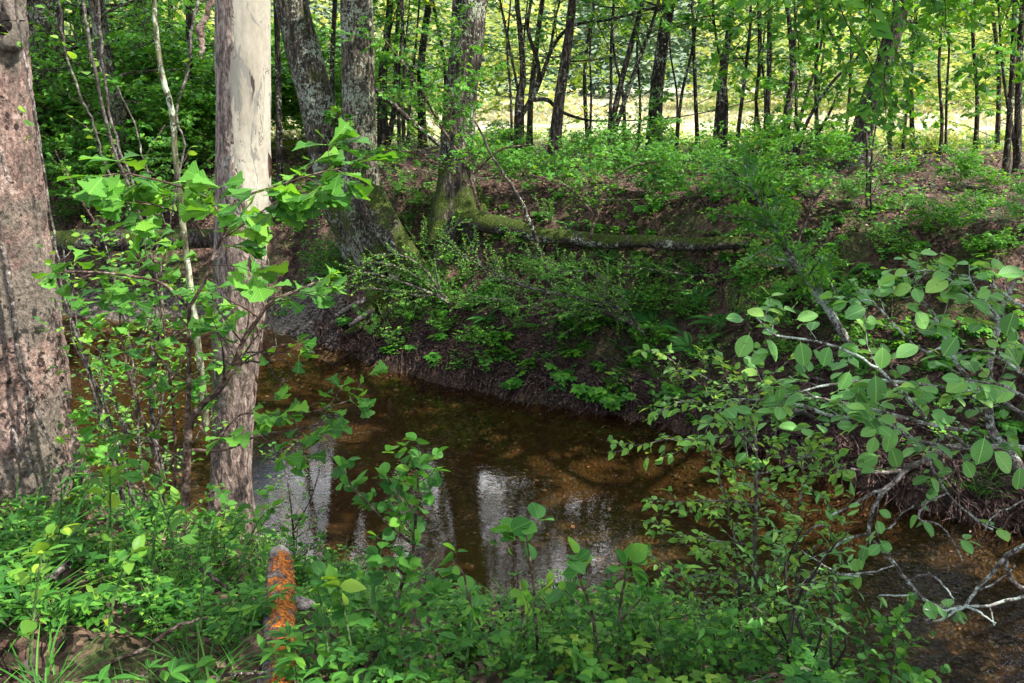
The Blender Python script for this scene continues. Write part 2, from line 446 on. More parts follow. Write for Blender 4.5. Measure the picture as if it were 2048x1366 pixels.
B_root = bark_mat('root_moss', (.03, .024, .02), (.07, .055, .045), (.13, .11, .09), scale=(1, 1, 1), moss=.85, lichen=.2)
B_twig = bark_mat('twig_brown', (.05, .03, .022), (.11, .075, .055), (.2, .15, .12), scale=(1, 1, 1), bs=.2, bd=.003)
B_pale = bark_mat('twig_pale', (.06, .05, .043), (.14, .115, .10), (.26, .23, .21), scale=(1, 1, 1), bs=.3, bd=.003)
B_lichtwig = bark_mat('twig_lichen', (.07, .058, .05), (.15, .13, .12), (.25, .225, .205), scale=(1, 1, 1), rs=40, lichen=.8, lichen_col=(.33, .38, .33), bs=.4, bd=.004)
B_green = bark_mat('stem_green', (.04, .09, .02), (.08, .15, .04), (.14, .2, .07), scale=(1, 1, 1), bs=.1, bd=.002)
B_fine = bark_mat('root_fibre', (.025, .014, .012), (.07, .042, .035), (.15, .10, .085), scale=(1, 1, 1), bs=.2, bd=.003)
B_pole = bark_mat('bark_pole', (.09, .09, .05), (.17, .17, .10), (.27, .26, .17), scale=(1, 1, .3), rs=20, bs=.3, bd=.004, lichen=.3)

def sycamore_mat():
    m, nt, out = mat('bark_sycamore')
    co = objco(nt, (1, 1, .35)); co1 = objco(nt)
    sp = nt.nodes.new('ShaderNodeSeparateXYZ'); nt.links.new(co1, sp.inputs[0])
    at = N(nt, 'ShaderNodeAttribute', _attribute_name='co3'); sa = nt.nodes.new('ShaderNodeSeparateXYZ'); nt.links.new(at.outputs['Vector'], sa.inputs[0])
    # smooth cream bark on the upper right side, brown peeling plates on the left strip and all of the lower trunk
    base = ramp(nt, noise(nt, 5, 3, .5, co, .6), [(.3, (.26, .23, .18)), (.6, (.40, .37, .30))]).outputs[0]
    base = mixc(nt, ramp(nt, noise(nt, 7, 4, .6, co, 1.2), [(.56, (0, 0, 0)), (.58, (1, 1, 1))]).outputs[0], base, (.19, .18, .155))
    rough = ramp(nt, noise(nt, 26, 6, .75, co, .8), [(.38, (.03, .02, .016)), (.46, (.13, .09, .075)), (.53, (.28, .21, .175)), (.62, (.42, .34, .29))]).outputs[0]
    fl = ramp(nt, noise(nt, 9, 4, .6, co, 1.4), [(.60, (0, 0, 0)), (.62, (1, 1, 1))]).outputs[0]
    rough = mixc(nt, math_(nt, 'MULTIPLY', fl, math_(nt, 'GREATER_THAN', sp.outputs[2], 2.0)), rough, (.25, .25, .235))
    k = math_(nt, 'ADD', math_(nt, 'MULTIPLY', math_(nt, 'SUBTRACT', 2.75, sp.outputs[2]), 1.5), math_(nt, 'MULTIPLY', sa.outputs[0], .95))
    k = math_(nt, 'ADD', k, math_(nt, 'MULTIPLY', math_(nt, 'MAXIMUM', math_(nt, 'SUBTRACT', sp.outputs[2], 2.75), 0.0), 1.5))
    k = math_(nt, 'ADD', k, math_(nt, 'MULTIPLY', noise(nt, 5, 4, .65, co, .8), 1.0))
    f = ramp(nt, k, [(.62, (0, 0, 0)), (.68, (1, 1, 1))]).outputs[0]
    col = mixc(nt, f, base, rough)
    mz = math_(nt, 'ADD', noise(nt, 4.5, 5, .75, co1), math_(nt, 'MULTIPLY', sa.outputs[0], .13))
    mz = math_(nt, 'SUBTRACT', mz, math_(nt, 'MULTIPLY', math_(nt, 'ABSOLUTE', math_(nt, 'SUBTRACT', sp.outputs[2], 1.3)), .10))
    fm = ramp(nt, mz, [(.50, (0, 0, 0)), (.60, (1, 1, 1))]).outputs[0]
    fm = math_(nt, 'MULTIPLY', fm, math_(nt, 'LESS_THAN', sp.outputs[2], 2.3))
    col = mixc(nt, fm, col, ramp(nt, noise(nt, 50, 2, .6, co1), [(.3, (.015, .026, .005)), (.7, (.08, .11, .018))]).outputs[0])
    cr = ramp(nt, noise(nt, 26, 3, .6, objco(nt, (1, 1, .14)), .4), [(.30, (1, 1, 1)), (.35, (0, 0, 0))]).outputs[0]
    col = mixc(nt, cr, col, (.03, .02, .016))
    fine_ = ramp(nt, noise(nt, 60, 5, .8, objco(nt, (1, 1, .35)), .3), [(.40, (.45, .42, .4)), (.5, (.95, .95, .95)), (.60, (1.25, 1.22, 1.2))]).outputs[0]
    col = mixc(nt, math_(nt, 'ADD', math_(nt, 'MULTIPLY', f, .7), .25), col, mixc(nt, 1.0, col, fine_, 'MULTIPLY'))
    hgt_ = math_(nt, 'ADD', math_(nt, 'MULTIPLY', f, noise(nt, 20, 6, .72, co, .8)), math_(nt, 'MULTIPLY', fl, .2))
    p = N(nt, 'ShaderNodeBsdfPrincipled', Roughness=.75); nt.links.new(col, p.inputs['Base Color'])
    nt.links.new(bump(nt, hgt_, 1.0, .05), p.inputs['Normal']); nt.links.new(p.outputs[0], out.inputs[0])
    return m
B_syc = sycamore_mat()
B_shade = bark_mat('hollow_shade', (.008, .006, .005), (.015, .01, .008), (.03, .02, .016), scale=(1, 1, 1))  # near-black colour paints the shade inside the knot hole

def pink_mat():
    m, nt, out = mat('bark_pinkish')
    co = objco(nt, (1, 1, .5)); co1 = objco(nt)
    n1 = noise(nt, 9, 7, .75, co, .3)
    col = ramp(nt, n1, [(.38, (.10, .06, .05)), (.46, (.27, .17, .14)), (.54, (.42, .28, .23)), (.62, (.55, .42, .36))]).outputs[0]
    g = ramp(nt, noise(nt, 2.2, 4, .6, co1), [(.48, (0, 0, 0)), (.54, (1, 1, 1))]).outputs[0]
    col = mixc(nt, math_(nt, 'MULTIPLY', g, .8), col, (.21, .185, .145))
    v = N(nt, 'ShaderNodeTexVoronoi', Scale=26.0); nt.links.new(objco(nt, (1, 1, .7)), v.inputs['Vector'])
    n3 = noise(nt, 7, 3, .6, co1)
    pit = math_(nt, 'LESS_THAN', v.outputs['Distance'], math_(nt, 'MULTIPLY', ramp(nt, n3, [(.45, (0, 0, 0)), (.7, (1, 1, 1))]).outputs[0], .33))
    col = mixc(nt, pit, col, (.04, .02, .018))
    fine_ = ramp(nt, noise(nt, 55, 5, .8, objco(nt, (1, 1, .8)), .2), [(.40, (.35, .33, .32)), (.50, (.9, .9, .9)), (.60, (1.3, 1.28, 1.25))]).outputs[0]
    col = mixc(nt, 1.0, col, fine_, 'MULTIPLY')
    cav = ramp(nt, noise(nt, 8.5, 6, .7, objco(nt, (1, 1, .75)), .5), [(.37, (1, 1, 1)), (.40, (0, 0, 0))]).outputs[0]
    col = mixc(nt, cav, col, (.025, .015, .012))
    wd = ramp(nt, noise(nt, 3.4, 6, .75, objco(nt, (1, 1, .6)), .3), [(.37, (1, 1, 1)), (.40, (0, 0, 0))]).outputs[0]
    col = mixc(nt, wd, col, (.05, .028, .022))
    h = math_(nt, 'SUBTRACT', math_(nt, 'SUBTRACT', n1, math_(nt, 'MULTIPLY', pit, .5)), math_(nt, 'MULTIPLY', math_(nt, 'ADD', wd, cav), .5))
    h = math_(nt, 'ADD', h, math_(nt, 'MULTIPLY', noise(nt, 55, 5, .8, objco(nt, (1, 1, .8)), .2), .6))
    p = N(nt, 'ShaderNodeBsdfPrincipled', Roughness=.75); nt.links.new(col, p.inputs['Base Color'])
    nt.links.new(bump(nt, h, 1.0, .05), p.inputs['Normal']); nt.links.new(p.outputs[0], out.inputs[0])
    return m
B_pink = pink_mat()

def ground_mat():
    m, nt, out = mat('ground')
    at = N(nt, 'ShaderNodeAttribute', _attribute_name='co3')
    sep = nt.nodes.new('ShaderNodeSeparateXYZ'); nt.links.new(at.outputs['Vector'], sep.inputs[0])
    P = geo_pos(nt)
    soil = ramp(nt, noise(nt, 9, 5, .65, P), [(.40, (.018, .010, .008)), (.5, (.062, .034, .027)), (.60, (.13, .08, .062))]).outputs[0]
    spk = N(nt, 'ShaderNodeTexVoronoi', Scale=38.0); nt.links.new(P, spk.inputs['Vector'])
    lit = ramp(nt, spk.outputs['Color'], [(.25, (.012, .008, .007)), (.5, (.06, .035, .026)), (.8, (.16, .10, .07))]).outputs[0]
    soil = mixc(nt, ramp(nt, noise(nt, 3, 3, .6, P), [(.4, (0, 0, 0)), (.6, (1, 1, 1))]).outputs[0], soil, lit)
    mossf = ramp(nt, noise(nt, 1.6, 4, .6, P), [(.54, (0, 0, 0)), (.62, (1, 1, 1))]).outputs[0]
    soil = mixc(nt, math_(nt, 'MULTIPLY', mossf, .55), soil, ramp(nt, noise(nt, 45, 2, .6, P), [(.3, (.02, .03, .008)), (.7, (.06, .09, .02))]).outputs[0])
    vb = N(nt, 'ShaderNodeTexVoronoi', Scale=24.0); nt.links.new(P, vb.inputs['Vector'])
    vb2 = N(nt, 'ShaderNodeTexVoronoi', Scale=60.0); nt.links.new(P, vb2.inputs['Vector'])
    bed = ramp(nt, mixc(nt, .5, vb.outputs['Color'], vb2.outputs['Color']), [(.25, (.011, .008, .005)), (.5, (.033, .023, .013)), (.8, (.11, .08, .046))]).outputs[0]
    bed = mixc(nt, ramp(nt, noise(nt, 1.2, 4, .6, P), [(.42, (0, 0, 0)), (.6, (1, 1, 1))]).outputs[0], bed, (.045, .028, .013))
    rust = ramp(nt, noise(nt, 1.1, 2, .5, P), [(.6, (0, 0, 0)), (.68, (1, 1, 1))]).outputs[0]
    bed = mixc(nt, math_(nt, 'MULTIPLY', rust, .4), bed, (.07, .035, .016))
    field = ramp(nt, noise(nt, .8, 6, .7, P), [(.40, (.20, .24, .09)), (.5, (.40, .38, .22)), (.60, (.55, .49, .36))]).outputs[0]
    col = mixc(nt, sep.outputs[0], soil, bed)
    col = mixc(nt, sep.outputs[1], col, field)
    p = N(nt, 'ShaderNodeBsdfPrincipled', Roughness=.9); nt.links.new(col, p.inputs['Base Color'])
    p.inputs['Specular IOR Level'].default_value = .2
    hh = math_(nt, 'ADD', noise(nt, 12, 5, .7, P), math_(nt, 'MULTIPLY', spk.outputs['Distance'], .3))
    nt.links.new(bump(nt, hh, .9, .05), p.inputs['Normal']); nt.links.new(p.outputs[0], out.inputs[0])
    return m

def water_mat():
    m, nt, out = mat('creek_water')
    P = geo_pos(nt)
    mp = nt.nodes.new('ShaderNodeMapping'); mp.inputs['Rotation'].default_value = (0, 0, -.62); mp.inputs['Scale'].default_value = (1.0, 3.0, 1)
    nt.links.new(P, mp.inputs[0])
    n1 = noise(nt, 1.6, 3, .55, mp.outputs[0], .6)
    n2 = noise(nt, 9, 3, .6, mp.outputs[0], .8)
    sp = nt.nodes.new('ShaderNodeSeparateXYZ'); nt.links.new(P, sp.inputs[0])
    # the riffle in the shallow stretch near the right end is rougher
    k = math_(nt, 'SUBTRACT', math_(nt, 'SUBTRACT', sp.outputs[0], math_(nt, 'MULTIPLY', sp.outputs[1], .5)), -.55)
    k = ramp(nt, math_(nt, 'MULTIPLY', k, .6), [(.05, (.025, .025, .025)), (.6, (1, 1, 1))]).outputs[0]
    h = math_(nt, 'ADD', math_(nt, 'MULTIPLY', n1, .10), math_(nt, 'MULTIPLY', n2, math_(nt, 'MULTIPLY', k, 4.5)))
    b = bump(nt, h, .17, .03)
    fr = N(nt, 'ShaderNodeFresnel', IOR=1.33); nt.links.new(b, fr.inputs['Normal'])
    gl = N(nt, 'ShaderNodeBsdfGlossy', Roughness=.015); nt.links.new(b, gl.inputs['Normal'])
    tr = nt.nodes.new('ShaderNodeBsdfTransparent'); tr.inputs[0].default_value = (.84, .72, .53, 1)
    mx = nt.nodes.new('ShaderNodeMixShader'); nt.links.new(fr.outputs[0], mx.inputs[0])
    nt.links.new(tr.outputs[0], mx.inputs[1]); nt.links.new(gl.outputs[0], mx.inputs[2]); nt.links.new(mx.outputs[0], out.inputs[0])
    return m

def stone_mat(name, a, b, c):
    m, nt, out = mat(name)
    at = N(nt, 'ShaderNodeAttribute', _attribute_name='co3')
    sep = nt.nodes.new('ShaderNodeSeparateXYZ'); nt.links.new(at.outputs['Vector'], sep.inputs[0])
    oi = nt.nodes.new('ShaderNodeObjectInfo')
    f = math_(nt, 'FRACT', math_(nt, 'ADD', sep.outputs[2], oi.outputs['Random']))
    col = ramp(nt, f, [(0, a), (.5, b), (1, c)]).outputs[0]
    col = mixc(nt, math_(nt, 'MULTIPLY', noise(nt, 30, 3, .6, geo_pos(nt)), .5), col, a)
    p = N(nt, 'ShaderNodeBsdfPrincipled', Roughness=.6); nt.links.new(col, p.inputs['Base Color']); nt.links.new(p.outputs[0], out.inputs[0])
    return m
M_peb = stone_mat('pebble', (.010, .008, .005), (.025, .019, .012), (.10, .08, .056))
M_peb2 = stone_mat('pebble_dry', (.03, .022, .018), (.08, .062, .05), (.2, .17, .14))

def orange_mat():
    m, nt, out = mat('bark_orange_fungus')
    co = objco(nt)
    bark = ramp(nt, noise(nt, 28, 6, .75, co), [(.40, (.02, .017, .017)), (.5, (.10, .088, .085)), (.60, (.24, .22, .21))]).outputs[0]
    at = N(nt, 'ShaderNodeAttribute', _attribute_name='co3')
    sep = nt.nodes.new('ShaderNodeSeparateXYZ'); nt.links.new(at.outputs['Vector'], sep.inputs[0])
    f = math_(nt, 'ADD', math_(nt, 'MULTIPLY', noise(nt, 17, 7, .8, co, .3), 1.0), math_(nt, 'ADD', math_(nt, 'MULTIPLY', sep.outputs[0], -.16), math_(nt, 'MULTIPLY', sep.outputs[1], -.07)))
    so = nt.nodes.new('ShaderNodeSeparateXYZ'); nt.links.new(co, so.inputs[0])
    bark = mixc(nt, ramp(nt, math_(nt, 'ADD', so.outputs[1], math_(nt, 'MULTIPLY', noise(nt, 6, 3, .6, co), .3)), [(.85, (0, 0, 0)), (.97, (1, 1, 1))]).outputs[0], bark, (.30, .28, .26))
    f = math_(nt, 'SUBTRACT', f, math_(nt, 'MULTIPLY', math_(nt, 'MAXIMUM', math_(nt, 'SUBTRACT', so.outputs[1], .70), 0.0), 1.2))
    f = ramp(nt, f, [(.60, (0, 0, 0)), (.615, (1, 1, 1))]).outputs[0]
    org = ramp(nt, noise(nt, 70, 5, .8, co), [(.40, (.10, .03, .008)), (.47, (.40, .09, .007)), (.54, (.66, .18, .012)), (.62, (.80, .34, .05))]).outputs[0]
    col = mixc(nt, f, bark, org)
    p = N(nt, 'ShaderNodeBsdfPrincipled', Roughness=.85); nt.links.new(col, p.inputs['Base Color'])
    nt.links.new(bump(nt, math_(nt, 'ADD', noise(nt, 40, 4, .7, co), math_(nt, 'MULTIPLY', f, .5)), 1.0, .03), p.inputs['Normal'])
    nt.links.new(p.outputs[0], out.inputs[0])
    return m
B_orange = orange_mat()

# ------------------------------------------------------------------ setting: ground, water
def axis(lo, hi, step, far, grow=1.12):
    a = list(np.arange(lo, hi, step))
    s, v = step, a[-1]
    while v < far: s *= grow; v += s; a.append(v)
    s, v = step, a[0]; pre = []
    while v > -far: s *= grow; v -= s; pre.append(v)
    return np.array(pre[::-1]+a)
gx = axis(-7.5, 6.5, .045, 400); gy = axis(1.2, 13.8, .045, 400)
X, Y = np.meshgrid(gx, gy)
Z = hgt(X, Y)
nx, ny = len(gx), len(gy)
sf = (Y - np.interp(X, FAR[:, 0], FAR[:, 1]))*.85; sn = (np.interp(X, NEAR[:, 0], NEAR[:, 1]) - Y)*.85
bedm = np.clip(.5 - (np.maximum(sf, sn) + .02)/.08, 0, 1)
bar = (X < -2.7) & (sf > 0) & (sf < .95)
bedm = np.where(bar, 1, bedm)
fieldm = np.clip((Y - 17.2 - .5*vn(X*.8, Y*.8, seed=21) + .02*X)/1.2, 0, 1)
g = Geo()
ii = (np.arange(ny-1)[:, None]*nx + np.arange(nx-1)[None]).reshape(-1)
g.add(np.stack([X, Y, Z], -1).reshape(-1, 3), np.stack([ii, ii+1, ii+nx+1, ii+nx], -1), 0, np.stack([bedm, fieldm, X*0], -1).reshape(-1, 3))
o = g.build('ground', ground_mat()); tag(o, 'red-brown woodland soil banks with creek bed and pale meadow beyond', 'ground', kind='structure')

g = Geo()
xs = np.concatenate([np.linspace(-60, -12, 20), np.linspace(-11.5, 9, 120), np.linspace(10, 40, 10)])
fy = np.interp(xs, FAR[:, 0], FAR[:, 1])+.25; nyy = np.interp(xs, NEAR[:, 0], NEAR[:, 1])-.3
k = 12
tt = np.linspace(0, 1, k)[:, None]
wy = nyy[None]*(1-tt) + fy[None]*tt
wv = np.stack([np.broadcast_to(xs[None], wy.shape), wy, wy*0], -1).reshape(-1, 3)
n_ = len(xs)
ii = (np.arange(k-1)[:, None]*n_ + np.arange(n_-1)[None]).reshape(-1)
g.add(wv, np.stack([ii, ii+1, ii+n_+1, ii+n_], -1))
o = g.build('water', water_mat()); tag(o, 'shallow brown creek water reflecting patches of sky', 'creek', kind='structure')

# ------------------------------------------------------------------ plant growth
def rv(s=1.0):
    return V((random.gauss(0, s), random.gauss(0, s), random.gauss(0, s)))
class Cfg:
    def __init__(s, **k):
        s.seg = .12; s.wander = .12; s.up = (0.03, 0, -.01, -.02); s.levels = 2; s.gap = (.2, .12, .08); s.ratio = .5
        s.angle = 55; s.leaf_lvl = 1; s.ls = .05; s.leaf = 'ovate'; s.size = .05; s.flat = .6; s.tip = 3; s.sides = 5; s.spread = 1.0
        s.rr = .55; s.minr = .0012; s.tint = None; s.start = .25; s.dens = 1.0; s.lup = .7
        s.__dict__.update(k)
def put_leaf(LG, c, p, d):
    side = d.cross(V((0, 0, 1)))
    if side.length < .1: side = rv()
    side.normalize()
    ld = d*random.uniform(.2, .9) + side*random.choice((-1, 1))*random.uniform(.5, 1.1)*c.spread + V((0, 0, random.gauss(-.05, .25)))
    upv = V((random.gauss(0, c.lup), random.gauss(0, c.lup), 1))
    LG.leaf(c.leaf, p, ld, c.size*random.choice((random.uniform(.35, .8), random.uniform(.7, 1.25), random.uniform(.8, 1.1))), upv)
def branch(SG, LG, p, d, L, r, lvl, c):
    n = max(3, min(9, int(L/c.seg)+2)); pts = [p]; ds = [d.copy()]
    up = c.up[min(lvl, len(c.up)-1)]
    for i in range(n-1):
        d = d + rv(c.wander) + V((0, 0, up)); d.normalize()
        p = p + d*(L/(n-1)); pts.append(p); ds.append(d.copy())
    SG.tube(pts, [max(c.minr, r*(1-.65*i/(n-1))) for i in range(n)], c.sides if r > .006 else 3)
    along(SG, LG, pts, ds, L, r, lvl, c)
def along(SG, LG, pts, ds, L, r, lvl, c):
    n = len(pts)
    def at(t):
        f = t*(n-1); i = min(n-2, int(f)); return pts[i].lerp(pts[i+1], f-i), ds[min(n-1, i+1)]
    if lvl < c.levels:
        k = max(1, int(L/c.gap[min(lvl, len(c.gap)-1)]*random.uniform(.7, 1.2)))
        for j in range(k):
            t = c.start + (1-c.start)*(j+random.random())/k
            q, dd = at(t)
            s = rv(); s = s - dd*s.dot(dd); s.z *= (1-c.flat); s.normalize()
            a = math.radians(c.angle*random.uniform(.6, 1.25))
            cd = (dd*math.cos(a) + s*math.sin(a)).normalized()
            branch(SG, LG, q, cd, L*c.ratio*(1.15-.6*t)*random.uniform(.6, 1.2), max(c.minr, r*c.rr*(1-.5*t)), lvl+1, c)
    if lvl >= c.leaf_lvl:
        k = int(L/c.ls*c.dens)
        for j in range(k):
            q, dd = at(.15+.85*(j+.5)/k); put_leaf(LG, c, q, dd)
        for j in range(c.tip): put_leaf(LG, c, pts[-1], ds[-1])
def smooth_path(P, per=5):         # Catmull-Rom through points that may carry a radius as the 4th entry
    A = np.array(P, float); A = np.vstack([2*A[0]-A[1], A, 2*A[-1]-A[-2]])
    out = []
    for i in range(1, len(A)-2):
        for t in np.linspace(0, 1, per, endpoint=False):
            a, b, c_, d = A[i-1], A[i], A[i+1], A[i+2]
            out.append(.5*((2*b)+(-a+c_)*t+(2*a-5*b+4*c_-d)*t*t+(-a+3*b-3*c_+d)*t**3))
    out.append(A[-2]); return np.array(out)
def traced(SG, LG, P, c=None, lvl=0, per=5, sides=6, jit=0.0, mat_=0):   # P: (x,y,z,r)
    A = smooth_path(P, per)
    if jit: A[:, :3] += RNG.normal(0, jit, (len(A), 3))
    pts = [V(a[:3]) for a in A]
    SG.tube(pts, [max(.0008, a[3]) for a in A], sides, mat_)
    if c is not None and LG is not None:
        ds = [(pts[min(i+1, len(pts)-1)]-pts[max(i-1, 0)]).normalized() for i in range(len(pts))]
        L = sum((b-a).length for a, b in zip(pts, pts[1:]))
        along(SG, LG, pts, ds, L, float(A[len(A)//2][3]), lvl, c)
    return pts
def px_path(pl, Y, dy=0.0):        # picture polyline (px, py, width px[, Y]) at real depth
    out = []
    for i, q in enumerate(pl):
        yy = q[3] if len(q) > 3 else Y + dy*i/max(1, len(pl)-1)
        p = W(q[0], q[1], yy); out.append((p.x, p.y, p.z, q[2]*.5*(p-V((0, 0, H))).length/F))
    return out

def trunk_mesh(Gm, P, sides=28, per=14, flare=0.0, rough=.05, seed=0, ridges=0, mat_=0, base_z=None, plates=0, plate_top=99):
    A = smooth_path(P, per)
    n = len(A)
    tan = np.gradient(A[:, :3], axis=0); tan /= np.linalg.norm(tan, axis=1, keepdims=True)
    ref = np.array([0, 1., 0.]) if abs(tan[:, 1]).mean() < .8 else np.array([1., 0, 0])
    a = np.cross(tan, ref); a /= np.linalg.norm(a, axis=1, keepdims=True); b = np.cross(tan, a)
    th = np.arange(sides)*2*math.pi/sides
    R = np.repeat(A[:, 3:4], sides, 1)
    z = A[:, 2:3]
    if flare:
        z0 = (A[:, 2].min() if base_z is None else base_z)
        hgt0 = np.clip(1-(z-z0-.15)/.55, 0, 1)**2
        lob = .5+.5*np.cos(th*5+seed+.8*np.sin(th*2+seed)); lob = lob**1.5
        R = R*(1+flare*hgt0*(.35+1.0*lob[None]))
    cx, cy = np.cos(th)[None], np.sin(th)[None]
    R = R*(1 + rough*fbm(cx*1.7+seed, cy*1.7, z*1.3, seed, 3) + rough*.35*fbm(cx*7, cy*7, z*6, seed+5, 2))
    if ridges: R = R*(1+ridges*fbm(cx*9, cy*9, z*1.6+seed, seed+9, 2))
    if plates:                       # lifted bark plates with crisp broken edges, and pits
        pn = fbm(cx*4.2, cy*4.2, z*5.5, seed+21, 4); m_ = np.clip((pn+.05)/.12, 0, 1)
        pn2 = fbm(cx*11, cy*11, z*15, seed+31, 3); m2 = np.clip((pn2-.1)/.15, 0, 1)
        top = np.clip((plate_top-z)/.5, .12, 1)
        R = R*(1+top*(plates*m_+plates*.6*m2+.004*vn(cx*40, cy*40, z*60, seed+41)))
    vv = A[:, None, :3] + R[..., None]*(a[:, None]*np.cos(th)[None, :, None]+b[:, None]*np.sin(th)[None, :, None])
    i = np.arange(n-1)[:, None]*sides; j = np.arange(sides)[None]; j2 = (j+1) % sides
    q = np.stack([i+j, i+j2, i+sides+j2, i+sides+j], -1).reshape(-1, 4)
    co = np.zeros((n, sides, 3)); co[..., 0] = np.cos(th)[None]; co[..., 1] = np.sin(th)[None]; co[..., 2] = .5
    Gm.add(vv.reshape(-1, 3), q, mat_, co.reshape(-1, 3))
    # end caps
    for row in (0, n-1):
        c = A[row, :3]
        cv = np.vstack([vv[row], c[None]])
        f = np.stack([np.arange(sides), (np.arange(sides)+1) % sides, np.full(sides, sides)], -1)
        Gm.add(cv, f, mat_, np.tile([0, 0, .5], (sides+1, 1)))
    return A

#__BODY__
# ------------------------------------------------------------------ trees
CF_LOW = dict(seg=.25, wander=.10, up=(.02, .0, -.02), levels=2, gap=(.2, .13), ratio=.5, angle=55, leaf_lvl=1, ls=.045, size=.09, flat=.7, leaf='ovate', tip=3, rr=.5)
CF_UP = dict(seg=.5, wander=.12, up=(.05, .02, 0), levels=2, gap=(.6, .4), ratio=.55, angle=50, leaf_lvl=1, ls=.075, size=.16, flat=.4, leaf='far', tip=4, rr=.5)
def tree(name, label, pl, Y, bark, height=9, low=(3, 0, 0), up=(6, 2.2, .5), leafm=None, group=None, sides=14, flare=.35, base=None, stems=(), lowc=None, upc=None, parts=(), rough=.06, per=8, ridges=0, lean=None, plates=0, plate_top=99):
    P = px_path(pl, Y)
    P.sort(key=lambda q: q[2]) if False else None
    bx, by = P[0][0], P[0][1]
    b0 = gz(bx, by) if base is None else base
    root = thing(name, label, 'tree', V((bx, by, b0)), group)
    P[0] = (P[0][0], P[0][1], b0-.25, P[0][3]*1.1)
    last, prev = V(P[-1][:3]), V(P[-2][:3])
    d = (last-prev).normalized(); r = P[-1][3]; z = last.z; p = last.copy()
    ext = []
    while p.z < b0+height:
        d = (d + V((random.gauss(0, .05), random.gauss(0, .05), .10))).normalized()
        p = p + d*1.1; r *= .86; ext.append((p.x, p.y, p.z, max(.012, r)))
    gm = Geo(); A = trunk_mesh(gm, P+ext, sides=sides, per=per, flare=flare, seed=random.randint(1, 99), base_z=b0, rough=rough, ridges=ridges, plates=plates, plate_top=b0+plate_top)
    SG, LG = gm, Geo()
    for s in stems:
        q = px_path(s, Y)
        l2, p2 = V(q[-1][:3]), V(q[-2][:3]); dd = (l2-p2).normalized()
        for k in range(4):
            dd = (dd+V((0, 0, .12))).normalized(); l2 = l2+dd*.9; q.append((l2.x, l2.y, l2.z, max(.008, q[-1][3]*.8)))
        traced(SG, LG, q, Cfg(**{**CF_LOW, **(lowc or {}), 'levels': 2, 'gap': (.45, .2), 'ratio': .28}), per=5, sides=8)
    n, L, zlo = low
    zs = A[:, 2]
    c = Cfg(**{**CF_LOW, **(lowc or {})})
    for k in range(n):
        zz = b0 + zlo + random.random()*(2.6)
        i = int(np.argmin(abs(zs-zz))); a = random.uniform(0, 2*math.pi)
        dd = V((math.cos(a), math.sin(a)*.8, random.uniform(-.1, .45))).normalized()
        branch(SG, LG, V(A[i, :3]), dd, L*random.uniform(.6, 1.2), max(.006, A[i, 3]*.22), 0, c)
    n, L, frac = up
    c = Cfg(**{**CF_UP, **(upc or {})})
    for k in range(n):
        zz = b0 + max(3.4, height*(frac+(1-frac)*(k+random.random())/max(1, n)))
        i = int(np.argmin(abs(zs-zz))); a = random.uniform(0, 2*math.pi)
        dd = V((math.cos(a), math.sin(a), random.uniform(.1, .6))).normalized()
        branch(SG, LG, V(A[i, :3]), dd, L*random.uniform(.7, 1.2), max(.015, A[i, 3]*.5), 0, c)
    gm.build('trunk', bark, root)
    if LG.leaves: LG.build('crown', leafm or L_mid, root)
    return root, A

# near bank: pinkish trunk at the left edge
t1, A1 = tree('tree', 'thick trunk with pitted pinkish brown bark filling the left edge on the near bank', [(-6, 1010, 250), (-4, 900, 236), (-4, 700, 204), (-16, 470, 170), (-30, 250, 146), (-42, 0, 126)], 4.3, B_pink,
     height=13, up=(6, 3.2, .62), sides=120, per=70, flare=.06, rough=.045, plates=.04, upc=dict(size=.26))
p = W(8, 42, 4.19)              # swollen knot collar near the top; dark plug stands for the hole's shade
for nm, rr, th, m_ in (('bark_knot', .055, .034, B_pink), ('knot_shade', .012, .03, B_shade)):
    g = Geo(); trunk_mesh(g, [(p.x+rr*math.cos(q)*.7, p.y+(.02 if m_ is B_pink else .0), p.z+rr*1.5*math.sin(q), th*(1.2-.4*math.sin(q))) for q in np.linspace(0, 2*math.pi, 11)], sides=12, per=4, rough=.2)
    g.build(nm, m_, t1)
g = Geo()
for pl in ([(0, 480, 9), (20, 560, 9), (42, 740, 8), (60, 770, 7), (75, 830, 6), (98, 878, 5)], [(22, 840, 7), (30, 870, 8), (38, 900, 8), (62, 925, 6)], [(55, 780, 5), (52, 860, 5), (45, 905, 5)], [(0, 300, 6), (12, 350, 5), (25, 365, 5)]):
    traced(g, None, px_path(pl, 4.06, -.12), per=6, sides=6, jit=.002)
o = g.build('vine', B_pale); tag(o, 'thin bare vines creeping over the pitted bark of the pinkish trunk', 'vine')

t2, A2 = tree('sycamore_tree', 'sycamore with smooth cream bark above and brown peeling plates below beside the creek', [(458, 1085, 80), (462, 960, 72), (468, 800, 76), (480, 600, 96), (486, 400, 98), (487, 200, 97), (486, 0, 96)], 5.85, B_syc,
     height=13, up=(6, 2.8, .62), sides=110, per=60, flare=.15, rough=.03, plates=.03, plate_top=3.0, upc=dict(size=.26))
g = Geo()
for i in range(26):                # peeling strips of bark along the right edge and the face
    py = random.choice((random.uniform(420, 520), random.uniform(250, 420), random.uniform(500, 800)))
    ex = np.interp(py, [0, 400, 600, 800], [537, 537, 532, 505])
    px = ex + random.uniform(-6, 3) if random.random() < .7 or py < 400 else random.uniform(445, 510)
    p = W(px, py, 5.85 - (.03 if px > ex-8 else .17))
    g = Geo(); g.leaf('lance', p, V((random.gauss(.05, .15), -.15, -1)), random.uniform(.05, .13), V((0, -1, .2)), tint=random.uniform(.3, .8)); g.build('peeling_bark', M_dead, t2)

